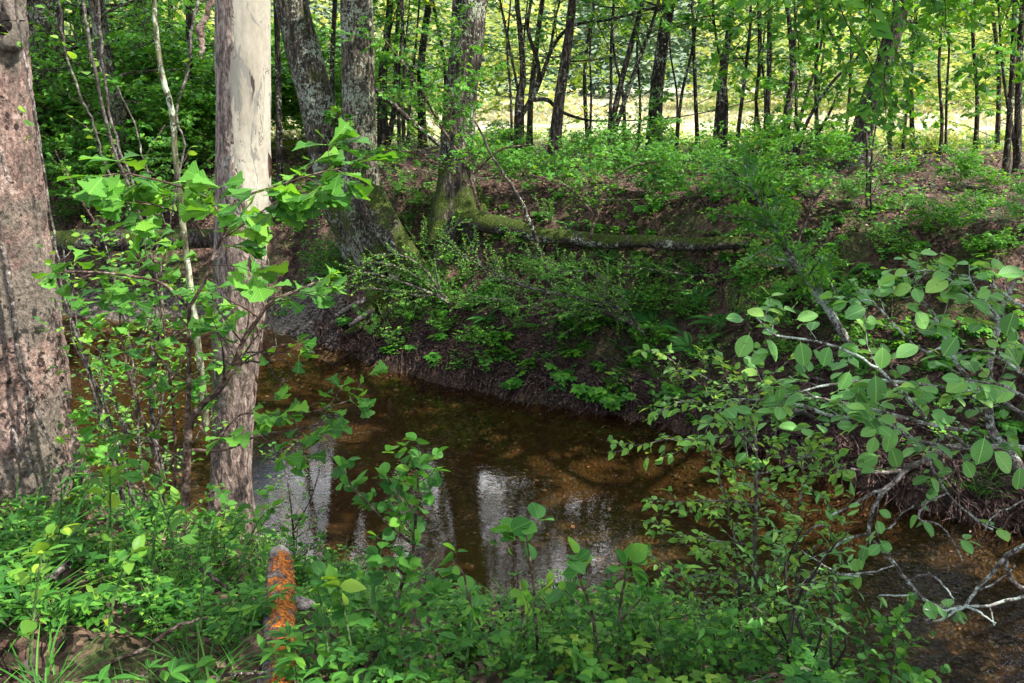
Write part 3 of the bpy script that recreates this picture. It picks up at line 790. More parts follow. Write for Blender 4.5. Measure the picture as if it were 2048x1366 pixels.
# far bank: the three big trunks
t3, A3 = tree('mossy_tree', 'leaning trunk with moss and grey lichen, its foot curving down the far bank', [(742, 570, 46), (708, 485, 60), (676, 395, 70), (645, 250, 68), (608, 110, 62), (582, 0, 58)], 11.7, B_moss,
     height=14, up=(15, 3.5, .3), sides=36, per=14, flare=.25, rough=.07, ridges=.03, base=.35)
t4, A4 = tree('lichen_tree', 'upright trunk patched with pale green lichen, left of the ridged trunk', [(775, 600, 50), (745, 525, 62), (724, 435, 80), (720, 340, 70), (716, 150, 62), (713, 0, 60)], 11.45, B_lichen,
     height=14, up=(15, 3.5, .3), sides=36, per=14, flare=.35, rough=.05, ridges=.035, base=.5)
t5, A5 = tree('ridged_tree', 'ridged bark trunk with flared foot and long mossy root across the far bank', [(918, 470, 98), (915, 420, 84), (914, 340, 68), (922, 200, 60), (934, 80, 62), (940, 0, 64)], 11.3, B_ridge,
     height=14, up=(15, 3.5, .3), sides=40, per=14, flare=.5, rough=.05, ridges=.06)
SG = Geo()
def rootline(pl, Y, sides=10, dy=0.0, Gm=SG):
    P = px_path(pl, Y, dy); trunk_mesh(Gm, P, sides=sides, per=6, rough=.16, seed=random.randint(1, 99))
rl = [(925, 430, 50), (975, 446, 42), (1030, 456, 35), (1080, 470, 32), (1150, 476, 30), (1215, 483, 30), (1290, 482, 26), (1350, 488, 28), (1430, 487, 28), (1505, 484, 22), (1530, 480, 10)]
rl = [(q[0], q[1], q[2], 10.9 if q[0] < 960 else min(10.9, G(q[0], q[1]+10).y-.03)) for q in rl]
ys = [q[3] for q in rl]; ys = [min(ys[max(0, k-1):k+2]) for k in range(len(ys))]; rl = [(q[0], q[1], q[2], y_) for q, y_ in zip(rl, ys)]
rootline(rl, 10.9, 14)
rootline([(930, 450, 40), (960, 480, 26), (1010, 510, 18), (1060, 560, 10)], 10.8)
rootline([(905, 450, 40), (895, 520, 30), (900, 580, 24), (925, 640, 10)], 10.9)
rootline([(1140, 476, 14), (1190, 462, 12), (1260, 455, 9), (1310, 440, 5)], 10.5)
SG.build('root', B_root, t5)
SG = Geo()
for pl in ([(735, 390, 60), (765, 440, 52), (810, 505, 44), (860, 560, 32), (890, 600, 14)], [(750, 480, 50), (790, 540, 34), (820, 600, 22), (840, 650, 10)]):
    rootline(pl, 11.2, 12, -.6, SG)
SG.build('root', B_root, t4)
SG = Geo()
for pl in ([(750, 570, 40), (742, 610, 30), (720, 650, 18), (690, 668, 10)], [(760, 580, 36), (772, 630, 26), (770, 670, 16), (760, 690, 8)]):
    rootline(pl, 11.0, 12, -.4, SG)
SG.build('root', B_root, t3)

# far bank right: stump-like foot of a tree leaning out of the frame, crown above
t6, A6 = tree('mossy_tree', 'mossy dark tree foot at the right edge above the undercut far bank', [(2085, 1010, 120), (2105, 900, 100), (2180, 600, 90), (2260, 300, 84)], 6.7, B_moss, height=9, up=(11, 3.2, .4), sides=28, flare=.4, base=.5)
# strip of wood beyond the bank
wood = 'slender trees in the strip of wood before the meadow'
def wt(label, pl, Y, name='tree', bark=B_dark, **k):
    kk = dict(height=8, low=(7, 1.5, .9), up=(9, 2.3, .42), group=wood, sides=12, per=6, flare=.25, leafm=L_mid, lowc={}, rough=.05)
    kk.update(k); return tree(name, label, pl, Y, bark, **kk)
wt('stout dark trunk at the top left corner behind pale vines', [(92, 300, 60), (92, 140, 58), (88, 0, 60)], 16.5, bark=B_grey, low=(12, 1.8, .8), group=None, up=(13, 2.6, .38), height=11)
wt('crooked grey trunk bending beside the pale vines in the upper left', [(262, 345, 34), (240, 240, 28), (215, 140, 27), (193, 0, 27)], 14.8, bark=B_lichen, low=(12, 1.6, .8), group=None, up=(13, 2.6, .38), height=11)
wt('broad sunlit grey trunk between the vines and the sycamore', [(272, 320, 52), (282, 150, 48), (297, 0, 46)], 17.5, bark=B_grey, low=(9, 1.8, .8), group=None, up=(13, 2.6, .38), height=11)
wt('thin dark trunk just left of the sycamore', [(384, 300, 12), (380, 150, 11), (378, 0, 12)], 16, low=(8, 1.5, .8), up=(13, 2.6, .38), height=11)
wt('thin trunk in the dense thicket at the far left', [(150, 320, 14), (160, 150, 12), (150, 0, 11)], 18, low=(10, 1.6, .6), up=(13, 2.6, .38), height=11)
wt('thin trunk in the dense thicket behind the sunlit grey trunk', [(345, 290, 12), (338, 150, 10), (342, 0, 9)], 19, low=(10, 1.6, .6), up=(13, 2.6, .38), height=11)
wt('slender leafy tree added to screen sky between the sycamore and the leaning mossy trunk', [(552, 300, 12), (556, 150, 11), (552, 0, 10)], 14.6, low=(6, 1.4, .8), up=(20, 2.4, .33), height=10)  # extra crown put in to block the left sky reflection
wt('slender leafy tree added to screen sky between the leaning mossy trunk and the lichen tree', [(668, 300, 10), (664, 150, 9), (670, 0, 9)], 15.4, low=(5, 1.2, .8), up=(18, 2.3, .33), height=10)  # second added crown, breaking up reflected sky on the left water
wt('dark double trunk right behind the lichen patched tree', [(768, 300, 22), (764, 180, 18), (772, 90, 15), (780, 0, 13)], 15.5, stems=([(775, 295, 12), (790, 200, 9), (792, 90, 8), (800, 0, 7)],))
wt('straight dark trunk between the lichen tree and the ridged tree', [(845, 275, 16), (842, 150, 15), (850, 60, 13), (858, 0, 12)], 16, low=(9, 1.4, .8))
wt('thin straight stem left of the ridged trunk', [(798, 285, 7), (797, 180, 6), (803, 70, 5), (806, 0, 5)], 15, low=(5, 1.0, .8))
wt('multi-stemmed tree forking low with a drooping bare limb to the right', [(1036, 275, 17), (1038, 215, 17), (1046, 150, 12), (1040, 60, 10), (1034, 0, 9)], 14.8,
   stems=([(1038, 240, 10), (1058, 205, 10), (1075, 175, 9), (1108, 90, 7), (1150, 50, 6), (1225, 38, 5)], [(1060, 205, 8), (1078, 140, 8), (1056, 60, 7), (1062, 0, 6)], [(1062, 200, 9), (1095, 200, 8), (1120, 222, 7), (1165, 238, 5), (1212, 242, 3)], [(1066, 200, 6), (1096, 120, 6), (1110, 40, 5), (1120, 0, 4)], [(1040, 200, 6), (1024, 120, 5), (1008, 40, 5), (1000, 0, 4)]),
   low=(4, 1.1, 1.0), lowc=dict(size=.07))
wt('leaning brown trunk sunlit along its foot in front of the meadow', [(1105, 298, 24), (1116, 220, 22), (1126, 150, 20), (1138, 70, 17), (1146, 0, 16)], 14.6, low=(5, 1.3, 1.2), bark=B_grey)
wt('short pale trunk seen between the forked tree and the leaning trunk', [(1059, 285, 12), (1061, 210, 11), (1070, 120, 10), (1085, 0, 9)], 15.8, bark=B_grey, low=(4, 1.1, 1.2))
wt('pair of slim trunks leaning right before the meadow', [(1212, 318, 13), (1226, 240, 12), (1246, 150, 11), (1268, 70, 10), (1285, 0, 9)], 14.2, stems=([(1218, 300, 9), (1240, 230, 9), (1274, 130, 8), (1300, 60, 7), (1318, 0, 6)], [(1216, 280, 6), (1222, 190, 6), (1222, 90, 5), (1228, 0, 5)]), low=(4, 1.2, 1.0))
wt('dark trunk wrapped in leaves right of the slim leaning pair', [(1308, 292, 28), (1312, 200, 27), (1322, 110, 24), (1338, 0, 24)], 14.9, low=(10, 1.2, .8), bark=B_dark)
wt('very thin curved stem right of the leaf wrapped trunk', [(1350, 315, 6), (1362, 200, 6), (1382, 110, 5), (1400, 0, 5)], 14.4, low=(5, .9, 1.0), height=6)
wt('dark twin trunk in the middle of the right hand thicket', [(1432, 320, 18), (1440, 220, 18), (1448, 130, 16), (1460, 50, 11), (1464, 0, 10)], 14.1, stems=([(1448, 325, 9), (1452, 240, 9), (1450, 170, 7), (1430, 60, 5), (1426, 0, 5)], [(1470, 330, 8), (1478, 250, 8), (1490, 150, 7), (1500, 60, 6), (1502, 0, 5)]), low=(7, 1.2, 1.0))
wt('straight clean dark pole trunk between the two thickets', [(1530, 342, 14), (1533, 250, 12), (1538, 150, 10), (1542, 0, 9)], 13.8, low=(7, 1.2, 1.2))
wt('trunk in a fan of leaning stems left of the big leaning trunk', [(1566, 338, 18), (1574, 230, 15), (1586, 150, 12), (1580, 60, 9), (1572, 0, 8)], 13.6, stems=([(1590, 330, 7), (1612, 250, 7), (1660, 170, 6), (1720, 110, 5)], [(1584, 330, 8), (1600, 240, 7), (1614, 190, 6), (1640, 100, 5), (1655, 0, 4)], [(1600, 335, 6), (1640, 260, 6), (1664, 215, 5), (1690, 150, 4)]), low=(5, 1.2, 1.0))
wt('thin kinked stem between twin trunk and pole trunk', [(1515, 332, 7), (1520, 280, 7), (1512, 200, 6), (1518, 130, 6), (1516, 0, 5)], 14.6, low=(5, 1.0, 1.0), height=6)
wt('big brown trunk leaning right over the leaf strewn plateau', [(1702, 335, 46), (1722, 270, 38), (1742, 200, 37), (1768, 130, 33), (1788, 60, 31), (1806, 0, 31)], 13.2, bark=B_grey, name='leaning_tree', low=(3, 1.4, 1.9), height=11, group=None, sides=24, per=10, flare=.4)
wt('clump of dark stems near the right edge of the plateau', [(2012, 362, 11), (2018, 250, 10), (2026, 120, 9), (2030, 0, 8)], 12.3, stems=([(2036, 360, 13), (2036, 240, 12), (2040, 100, 10), (2046, 0, 9)], [(2024, 362, 7), (2030, 300, 7), (2008, 160, 5), (2000, 60, 4)]), low=(8, 1.2, .8))
wt('thin stem in the bushes between leaning trunk and right edge', [(1880, 320, 6), (1884, 250, 6), (1878, 130, 5), (1890, 0, 4)], 14.5, low=(8, 1.3, .5), height=6)
wt('slim tree at the top right among backlit leaves', [(1950, 330, 8), (1955, 200, 7), (1946, 80, 6), (1950, 0, 5)], 15.5, low=(9, 1.3, .6), height=7)
for i, (px, lab) in enumerate(((880, 'backlit young tree at the meadow edge behind the ridged trunk'), (1180, 'backlit young tree at the meadow edge behind the leaning brown trunk'), (1400, 'backlit young tree at the meadow edge behind the thin curved stem'), (1640, 'backlit young tree at the meadow edge behind the fan of stems'), (1830, 'backlit young tree at the meadow edge right of the big leaning trunk'), (2000, 'backlit young tree at the meadow edge behind the right hand stem clump'))):
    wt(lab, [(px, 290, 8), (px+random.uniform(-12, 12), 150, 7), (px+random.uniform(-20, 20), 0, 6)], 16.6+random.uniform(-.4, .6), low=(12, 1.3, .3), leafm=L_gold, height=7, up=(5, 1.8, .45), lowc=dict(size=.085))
for i in range(18):
    px = random.uniform(790, 2040); Yp = random.uniform(13.6, 16.2); lx = random.uniform(-25, 40); w_ = random.uniform(4, 7)
    pts_ = [(px, 300, w_), (px+lx*.3+random.uniform(-6, 6), 200, w_*.9), (px+lx*.7+random.uniform(-8, 8), 100, w_*.8), (px+lx, 0, w_*.6)]
    q_ = px_path(pts_[:1], Yp)[0]
    lab_ = 'thin pole sapling in the sunlit strip of wood ' + ('behind the ridged trunk' if px < 1010 else 'behind the forked tree' if px < 1250 else 'among the dark trunks' if px < 1560 else 'near the big leaning trunk' if px < 1830 else 'towards the right edge')
    wt(lab_, pts_, Yp, name='pole_sapling', height=5.5, low=(2, .9, 1.0), up=(3, 1.0, .5), group=lab_ + ' group', sides=8, lowc=dict(size=.07))
# limb with lobed leaves hanging into the top right: its oak stands on the near bank outside the right edge
oak = thing('oak_tree', 'oak limbs with fresh lobed leaves hanging in at the top right', 'tree', V((5.4, 4.4, gz(5.4, 4.4))))
g = Geo(); A = trunk_mesh(g, [(5.4, 4.4, 0, .24), (5.5, 4.5, 2, .2), (5.45, 4.7, 4.6, .17), (5.7, 4.6, 6.4, .11), (5.6, 4.4, 8, .05)], sides=20, flare=.3); SG, LG = g, Geo()
oc = Cfg(seg=.12, wander=.1, up=(0, -.01, -.02), levels=2, gap=(.16, .13), ratio=.42, leaf_lvl=1, ls=.05, size=.10, leaf='lobed', tip=4, flat=.7, lup=.65)
for pl in ([(5.45, 4.7, 4.3, .05), (4.4, 6.0, 4.75, .035), (3.3, 7.2, 4.5, .022), (2.6, 7.9, 4.2, .010), (2.25, 8.2, 3.95, .004)], [(4.4, 6.0, 4.75, .03), (3.9, 7.2, 4.55, .018), (3.4, 8.2, 4.35, .01), (3.0, 8.7, 4.0, .004)]):
    traced(SG, LG, pl, oc)
uc = Cfg(**{**CF_UP, 'size': .26})
for k in range(8):
    i = random.randint(int(len(A)*.5), len(A)-4); a = random.uniform(0, 6.28)
    branch(SG, LG, V(A[i, :3]), V((math.cos(a), math.sin(a), .1)).normalized(), random.uniform(2.5, 3.7), .06, 0, uc)
SG.build('trunk', B_grey, oak); LG.build('crown', L_oak, oak)
shade_tree = thing('tree', 'unseen tree added beyond the right edge to shade the creek', 'tree', V((6.8, .5, gz(6.8, .5))))  # out of view; added, and its crown shaped, for shade on the creek
g = Geo(); A = trunk_mesh(g, [(6.8, .5, 0, .28), (6.7, .7, 2.6, .24), (6.3, 1.2, 5.2, .18), (6.2, 1.6, 7.4, .12), (6.0, 1.6, 9.0, .05)], sides=20, flare=.3); SG, LG = g, Geo()
uc2 = Cfg(**{**uc.__dict__, 'size': .27, 'up': (-.03, 0, 0)})
for k in range(13):
    i = random.randint(int(len(A)*.42), len(A)-4); a = random.uniform(0, 6.28)
    branch(SG, LG, V(A[i, :3]), V((math.cos(a), math.sin(a), .0)).normalized(), random.uniform(3.0, 4.6), .06, 0, uc2)
SG.build('trunk', B_grey, shade_tree); LG.build('crown', L_mid, shade_tree)

# dead branch leaning between the lichen tree and the ridged tree; fallen log far left
def stick(name, label, pl, Y, m=B_twig, dy=0, cat='branch', sides=7, side=(), jit=.004, group=None, per=6):
    g = Geo(); traced(g, None, px_path(pl, Y, dy), per=per, sides=sides, jit=jit)
    for s in side: traced(g, None, px_path(s, Y, 0), per=4, sides=5, jit=jit*.6)
    o = g.build(name, m); return tag(o, label, cat, group)
stick('dead_branch', 'dark dead branch leaning down between the lichen tree and ridged tree', [(748, 176, 10), (790, 212, 11), (830, 250, 10), (880, 290, 9)], 12.6, B_dark)
g = Geo(); trunk_mesh(g, px_path([(60, 492, 44), (180, 482, 40), (300, 480, 38), (440, 476, 34)], 12.4), sides=16, per=8, rough=.12)
o = g.build('fallen_log', B_ridge); tag(o, 'dark fallen log lying across the far bank behind the leafy sapling', 'log')
stick('broken_branch', 'grey broken root stub jutting from the bank above the waterline, upper one', [(672, 632, 9), (700, 616, 12), (733, 598, 12)], 10.7, B_pale)
stick('broken_branch', 'grey broken root stub jutting from the bank above the waterline, lower one', [(700, 652, 7), (716, 640, 12), (742, 622, 11)], 10.55, B_pale)
stick('dead_branch', 'brown crooked dead branch on the soil behind the broad leaved branches', [(1550, 815, 7), (1600, 822, 9), (1640, 845, 9), (1660, 875, 8)], 7.4, B_pale, side=([(1600, 822, 4), (1580, 838, 3), (1566, 845, 2)],))
stick('dead_branch', 'grey dead limb lying along the undercut far bank at the right', [(1700, 938, 5), (1745, 944, 8), (1800, 942, 8), (1840, 925, 6)], 6.6, B_pale)
stick('dead_branch', 'short pale dead stick on bare soil in the middle of the far bank', [(1100, 508, 4), (1160, 500, 5), (1230, 506, 3)], 10.3, B_pale)
stick('dead_branch', 'pale stick lying on the bank under the arching saplings at right', [(1630, 755, 6), (1660, 765, 6), (1680, 768, 4)], 7.6, B_pale)

# thin leaning pole saplings of the far bank
stick('bare_sapling', 'thin bare grey sapling leaning before the bank right of the ridged trunk', [(1112, 590, 8), (1080, 500, 8), (1050, 420, 8), (1015, 360, 6), (983, 310, 5), (950, 240, 4)], 9.6, B_grey, cat='sapling')
def sapling(label, pls, Y, c, bark=B_grey, leafm=L_mid, name='sapling', group=None, cat='sapling', dy=0, per=5, sides=7, base_snap=False):
    P0 = px_path(pls[0], Y, dy)
    root = thing(name, label, cat, V(P0[0][:3]), group)
    SG, LG = Geo(), Geo()
    for pl in pls: traced(SG, LG, px_path(pl, Y, dy) if not isinstance(pl[0], V) else pl, c, per=per, sides=sides)
    SG.build('stem', bark, root)
    if LG.leaves: LG.build('foliage', leafm, root)
    return root
ros = Cfg(seg=.08, wander=.14, up=(.02, .02), levels=1, gap=(.085,), ratio=.16, leaf_lvl=1, ls=.05, size=.085, leaf='rosette', tip=2, start=.5, flat=.5, spread=.5)
sapling('arching lichen spotted sapling bearing leaf rosettes above the far bank soil', [[(1990, 1000, 24), (1925, 925, 22), (1830, 832, 19), (1745, 745, 17), (1700, 690, 16), (1650, 610, 14), (1610, 560, 13), (1560, 480, 11), (1535, 430, 7), (1500, 370, 4)]], 7.6, ros, B_lichtwig)
sapling('pair of straight grey saplings standing behind the arching sapling', [[(1728, 640, 8), (1733, 480, 7), (1735, 330, 5), (1730, 230, 3)], [(1745, 640, 6), (1744, 480, 5), (1742, 330, 4), (1760, 200, 2)]], 9.0,
        Cfg(seg=.08, levels=1, gap=(.12,), ratio=.3, leaf_lvl=1, ls=.045, size=.06, start=.2, flat=.8, up=(0, -.02)), B_grey)
fine = Cfg(seg=.07, wander=.08, up=(0, .02), levels=1, gap=(.04,), ratio=.24, leaf_lvl=0, ls=.018, size=.036, leaf='ovate', tip=2, start=.15, angle=45, flat=.4, lup=.7)
arch = 'arching fine leaved shrubs on the far bank'
sapling('arching fine-leaved shrub spraying left over the mossy roots', [[(905, 610, 5), (860, 585, 5), (790, 560, 4), (720, 545, 4), (660, 580, 2)], [(900, 600, 4), (830, 550, 4), (760, 525, 3), (700, 540, 2)], [(890, 600, 4), (850, 540, 4), (800, 510, 3), (740, 510, 2)],
        [(880, 580, 4), (870, 520, 4), (890, 470, 3), (930, 440, 2)], [(880, 590, 4), (830, 590, 4), (770, 580, 3), (690, 570, 2)]], 9.9, fine, B_pale, L_small, group=arch, name='arching_shrub')
sapling('arching fine-leaved shrub sweeping up from the middle bank to the left', [[(1290, 670, 5), (1255, 635, 5), (1200, 605, 5), (1100, 585, 5), (1030, 565, 4), (960, 530, 3), (900, 490, 2)], [(1285, 665, 4), (1230, 610, 4), (1170, 570, 4), (1110, 530, 3), (1060, 510, 2)],
        [(1280, 660, 4), (1240, 590, 4), (1180, 545, 3), (1100, 545, 2)], [(1270, 650, 4), (1190, 620, 4), (1100, 620, 4), (1000, 600, 3), (930, 590, 2)]], 8.8, fine, B_pale, L_small, group=arch, name='arching_shrub')
sapling('arching fine-leaved shrub hanging under the long mossy root', [[(1560, 520, 4), (1480, 540, 4), (1400, 550, 3), (1310, 540, 3), (1250, 530, 2)], [(1540, 520, 4), (1470, 560, 4), (1390, 580, 3), (1300, 575, 2)]], 9.2, fine, B_pale, L_small, group=arch, name='arching_shrub')

mp = Cfg(seg=.1, wander=.12, up=(.02, -.03), levels=2, gap=(.12, .10), ratio=.42, leaf_lvl=1, ls=.04, size=.085, leaf='trio', tip=2, start=.15, flat=.8, lup=.65)
sapling('leafy young maple spreading in front of the ridged trunk', [[(960, 420, 7), (930, 330, 6), (880, 250, 5), (830, 160, 4), (770, 80, 3)], [(940, 340, 5), (900, 240, 5), (930, 120, 4), (900, 40, 3)], [(950, 380, 4), (880, 330, 4), (800, 300, 3), (760, 310, 2)], [(945, 350, 4), (1000, 300, 4), (1060, 290, 3)]], 10.3, mp, B_twig, L_mid, name='maple_sapling')
sapling('leafy young maple arching over the bank right of the thin bare sapling', [[(1180, 480, 6), (1200, 400, 5), (1250, 340, 4), (1330, 320, 3)], [(1190, 430, 4), (1130, 370, 4), (1060, 350, 3)], [(1200, 400, 4), (1270, 400, 4), (1350, 390, 3)]], 9.8, mp, B_twig, L_mid, name='maple_sapling')
sapling('spreading sapling with whorled leaves left of the twin grey saplings', [[(1600, 520, 6), (1560, 440, 5), (1500, 370, 4), (1440, 330, 3)], [(1590, 500, 5), (1620, 420, 4), (1650, 370, 3)], [(1580, 470, 4), (1500, 440, 4), (1430, 430, 2)]], 8.6, Cfg(**{**mp.__dict__, 'leaf': 'spoon', 'size': .08, 'ls': .03}), B_grey, L_mid)
sapling('creeper with fingered leaves climbing the lichen patched trunk', [[(735, 440, 4), (715, 330, 4), (690, 260, 3), (672, 235, 2)], [(700, 300, 3), (668, 290, 2)], [(740, 400, 3), (730, 330, 3), (745, 300, 2)]], 10.7, Cfg(seg=.08, levels=1, gap=(.12,), ratio=.2, leaf_lvl=1, ls=.06, size=.15, leaf='creeper', tip=2), B_twig, L_mid, name='creeper', cat='creeper')
sapling('leafy sapling overhanging the left water behind the pole sapling', [[(180, 500, 6), (230, 400, 5), (280, 330, 4), (330, 250, 3)], [(220, 420, 4), (330, 400, 4), (420, 380, 2)], [(200, 460, 4), (150, 380, 4), (110, 300, 3)]], 10.5, mp, B_twig, L_mid, name='maple_sapling')

# ------------------------------------------------------------------ left foreground: leafy oak sapling, vines, pole
oakc = Cfg(seg=.05, wander=.12, up=(.0, .0), levels=1, gap=(.055,), ratio=.34, leaf_lvl=1, ls=.08, size=.072, leaf='lobed', tip=6, start=.35, flat=.75, rr=.6, minr=.0014, lup=.65)
oaktop = Cfg(**{**oakc.__dict__, 'size': .098, 'tip': 7, 'gap': (.045,), 'ratio': .35})
r_ = thing('oak_sapling', 'young oak sapling with lobed leaves reaching across the sycamore trunk', 'sapling', W(385, 1000, 3.2))
SG, LG = Geo(), Geo()
for pl, c in (([(372, 1010, 17), (378, 860, 15), (406, 808, 12), (440, 777, 12), (468, 729, 11), (489, 677, 10), (515, 640, 8), (545, 600, 5), (580, 590, 4)], oakc),
              ([(374, 870, 11), (378, 780, 9), (378, 691, 8), (378, 615, 8)], None), ([(378, 615, 7), (409, 563, 6), (427, 512, 6), (451, 460, 5), (470, 400, 4)], oaktop),
              ([(378, 615, 6), (330, 570, 5), (280, 555, 5), (200, 545, 4), (130, 543, 4)], oakc),
              ([(451, 460, 5), (480, 400, 5), (560, 370, 4), (640, 345, 3), (690, 335, 2)], oaktop),
              ([(451, 460, 5), (420, 400, 4), (350, 370, 4), (270, 350, 3), (240, 345, 2)], oaktop), ([(430, 505, 4), (380, 440, 4), (310, 410, 3), (260, 400, 2)], oaktop),
              ([(440, 480, 4), (500, 440, 4), (560, 400, 3), (620, 390, 2)], oaktop),
              ([(468, 729, 5), (500, 723, 4), (535, 727, 3)], None), ([(390, 840, 6), (430, 880, 5), (480, 830, 4), (560, 830, 3), (640, 820, 3), (700, 800, 2)], oakc),
              ([(385, 900, 6), (450, 900, 5), (520, 870, 4), (590, 860, 3), (640, 850, 2)], oakc), ([(378, 760, 4), (340, 740, 4), (300, 690, 3)], oakc), ([(380, 930, 5), (330, 900, 4), (270, 870, 3), (210, 860, 2)], oakc)):
    traced(SG, LG, px_path(pl, 3.1 if c is not oaktop else 2.75), c, per=5, sides=7)
SG.build('stem', B_twig, r_); LG.build('foliage', L_oak, r_)
g = stick('twig', 'curled bare twig hanging over the water right of the sycamore', [(470, 722, 4), (500, 724, 4), (535, 727, 4), (545, 745, 4), (565, 765, 4), (572, 780, 3)], 3.2, B_twig, side=([(535, 727, 3), (552, 700, 3), (548, 660, 2), (533, 632, 2)], [(535, 727, 3), (555, 719, 3), (580, 728, 3), (578, 752, 3), (562, 768, 2), (552, 776, 2)]), cat='twig')
stick('pole_sapling', 'slim greenish pole sapling rising between the vines and the sycamore', [(412, 850, 15), (400, 720, 14), (384, 600, 13), (368, 470, 12), (352, 320, 11), (343, 220, 11), (325, 150, 10), (312, 60, 9), (306, -40, 8), (300, -200, 7)], 3.7, B_pole, cat='sapling', jit=.001)
vines = 'pale climbing vines left of the sycamore'
vinec = Cfg(seg=.05, wander=.2, up=(0, 0), levels=1, gap=(.35,), ratio=.14, leaf_lvl=1, ls=.06, size=.045, leaf='round', tip=1, start=.1, angle=60)
VL = [([(320, 960, 7), (305, 840, 8), (300, 770, 9), (308, 700, 8), (315, 600, 7), (300, 500, 6), (262, 380, 6), (225, 290, 6), (200, 190, 6), (175, 60, 6), (160, -40, 5)], 'pale vine running from the creek edge up past the upper left corner'),
      ([(330, 960, 5), (306, 850, 5), (305, 780, 6), (318, 690, 5), (325, 600, 5), (310, 480, 5), (275, 390, 5), (236, 290, 5), (215, 200, 5), (200, 60, 5), (190, -40, 4)], 'pale vine twisted against its neighbour over the water'),
      ([(290, 480, 4), (250, 400, 4), (215, 340, 4), (190, 260, 4), (165, 200, 4), (130, 100, 4), (115, -20, 4)], 'grey vine slanting across the upper left thicket'),
      ([(270, 1010, 6), (240, 900, 6), (205, 820, 5), (180, 740, 5), (150, 660, 5), (130, 600, 4), (115, 520, 4), (100, 420, 4), (75, 260, 4), (50, 120, 4), (30, 0, 4)], 'leafy vine hanging close beside the pinkish trunk'),
      ([(250, 1010, 4), (225, 860, 4), (190, 760, 4), (150, 690, 4), (140, 620, 3), (128, 500, 3)], 'thin reddish vine beside the pinkish trunk over the water'),
      ([(345, 430, 4), (352, 380, 4), (370, 290, 4), (352, 230, 4), (375, 140, 5), (385, 60, 5), (400, -20, 5)], 'dangling vine between the pole sapling and the sycamore'),
      ([(230, 170, 3), (262, 230, 3), (280, 290, 3), (300, 360, 3), (330, 450, 3)], 'yellow-green vine shoot drooping beside the pole sapling'),
      ([(270, 800, 3), (262, 720, 3), (255, 640, 3), (280, 590, 3)], 'short thin vine over the water left of the paired vines')]
for pl, lab in VL:
    r0 = thing('vine', lab, 'vine', W(pl[0][0], pl[0][1], 3.6), vines)
    SG, LG = Geo(), Geo(); traced(SG, LG, px_path(pl, 3.6), vinec, per=5, sides=6, jit=.0025)
    SG.build('stem', B_pale, r0); LG.build('foliage', L_yel, r0)
stick('hanging_bark', 'long curl of brown bark hanging from above left of the sycamore', [(425, -20, 12), (415, 25, 10), (400, 60, 14), (403, 90, 10), (402, 118, 3)], 4.6, B_pink, cat='bark')
leafv = Cfg(seg=.05, wander=.16, up=(-.03, 0), levels=1, gap=(.05,), ratio=.22, leaf_lvl=1, ls=.03, size=.032, leaf='ovate', tip=2, start=.0, angle=60, flat=.6)
sapling('leafy privet shoots hanging in front of the water beside the pinkish trunk', [[(245, 1000, 6), (215, 880, 6), (185, 780, 5), (160, 680, 4), (140, 560, 3)], [(260, 990, 5), (250, 880, 4), (225, 780, 4), (200, 700, 3)], [(230, 930, 4), (260, 840, 4), (290, 790, 3)], [(200, 860, 4), (190, 800, 4), (250, 740, 3), (275, 735, 2)]], 3.9, leafv, B_pale, L_small, name='privet_shrub', cat='shrub')

fillc = Cfg(**{**oakc.__dict__, 'size': .065, 'gap': (.05,), 'ratio': .26, 'leaf_lvl': 1})
sapling('twiggy oak shoots filling the gap over the water between the two near trunks', [[(330, 1010, 7), (300, 880, 6), (260, 760, 5), (240, 640, 4), (250, 560, 3)], [(350, 1000, 6), (350, 860, 5), (335, 720, 4), (320, 600, 4), (290, 500, 3)], [(300, 880, 4), (340, 800, 3), (400, 760, 2)], [(300, 1000, 5), (230, 930, 4), (190, 860, 3)], [(345, 760, 4), (400, 650, 3), (430, 590, 2)]], 3.4, fillc, B_twig, L_oak, name='oak_sapling')
sapling('fine-leaved privet wands rising behind the paired pale vines', [[(290, 1000, 5), (275, 850, 5), (262, 700, 4), (230, 560, 3), (205, 470, 2)], [(310, 1000, 5), (320, 830, 4), (345, 690, 4), (360, 580, 2)], [(280, 900, 4), (220, 800, 3), (190, 720, 2)], [(300, 950, 4), (390, 880, 3), (430, 820, 2)], [(262, 700, 3), (300, 640, 3), (330, 560, 2)]], 4.2, Cfg(**{**leafv.__dict__, 'ratio': .3, 'gap': (.04,), 'size': .036}), B_pale, L_small, name='privet_shrub', cat='shrub')
sapling('sparse airy privet sprays over the water right of the sycamore foot', [[(590, 1130, 4), (585, 1040, 4), (575, 960, 3), (560, 890, 2)], [(588, 1060, 3), (620, 1000, 3), (640, 940, 2)], [(600, 1120, 3), (650, 1060, 2)]], 4.2, Cfg(**{**leafv.__dict__, 'ratio': .35, 'gap': (.05,), 'size': .026}), B_pale, L_small, name='privet_shrub', cat='shrub')
tall = Cfg(seg=.05, wander=.13, up=(.06, .0), levels=1, gap=(.12,), ratio=.25, leaf_lvl=0, ls=.05, size=.06, leaf='ovate', tip=3, start=.3, angle=50)
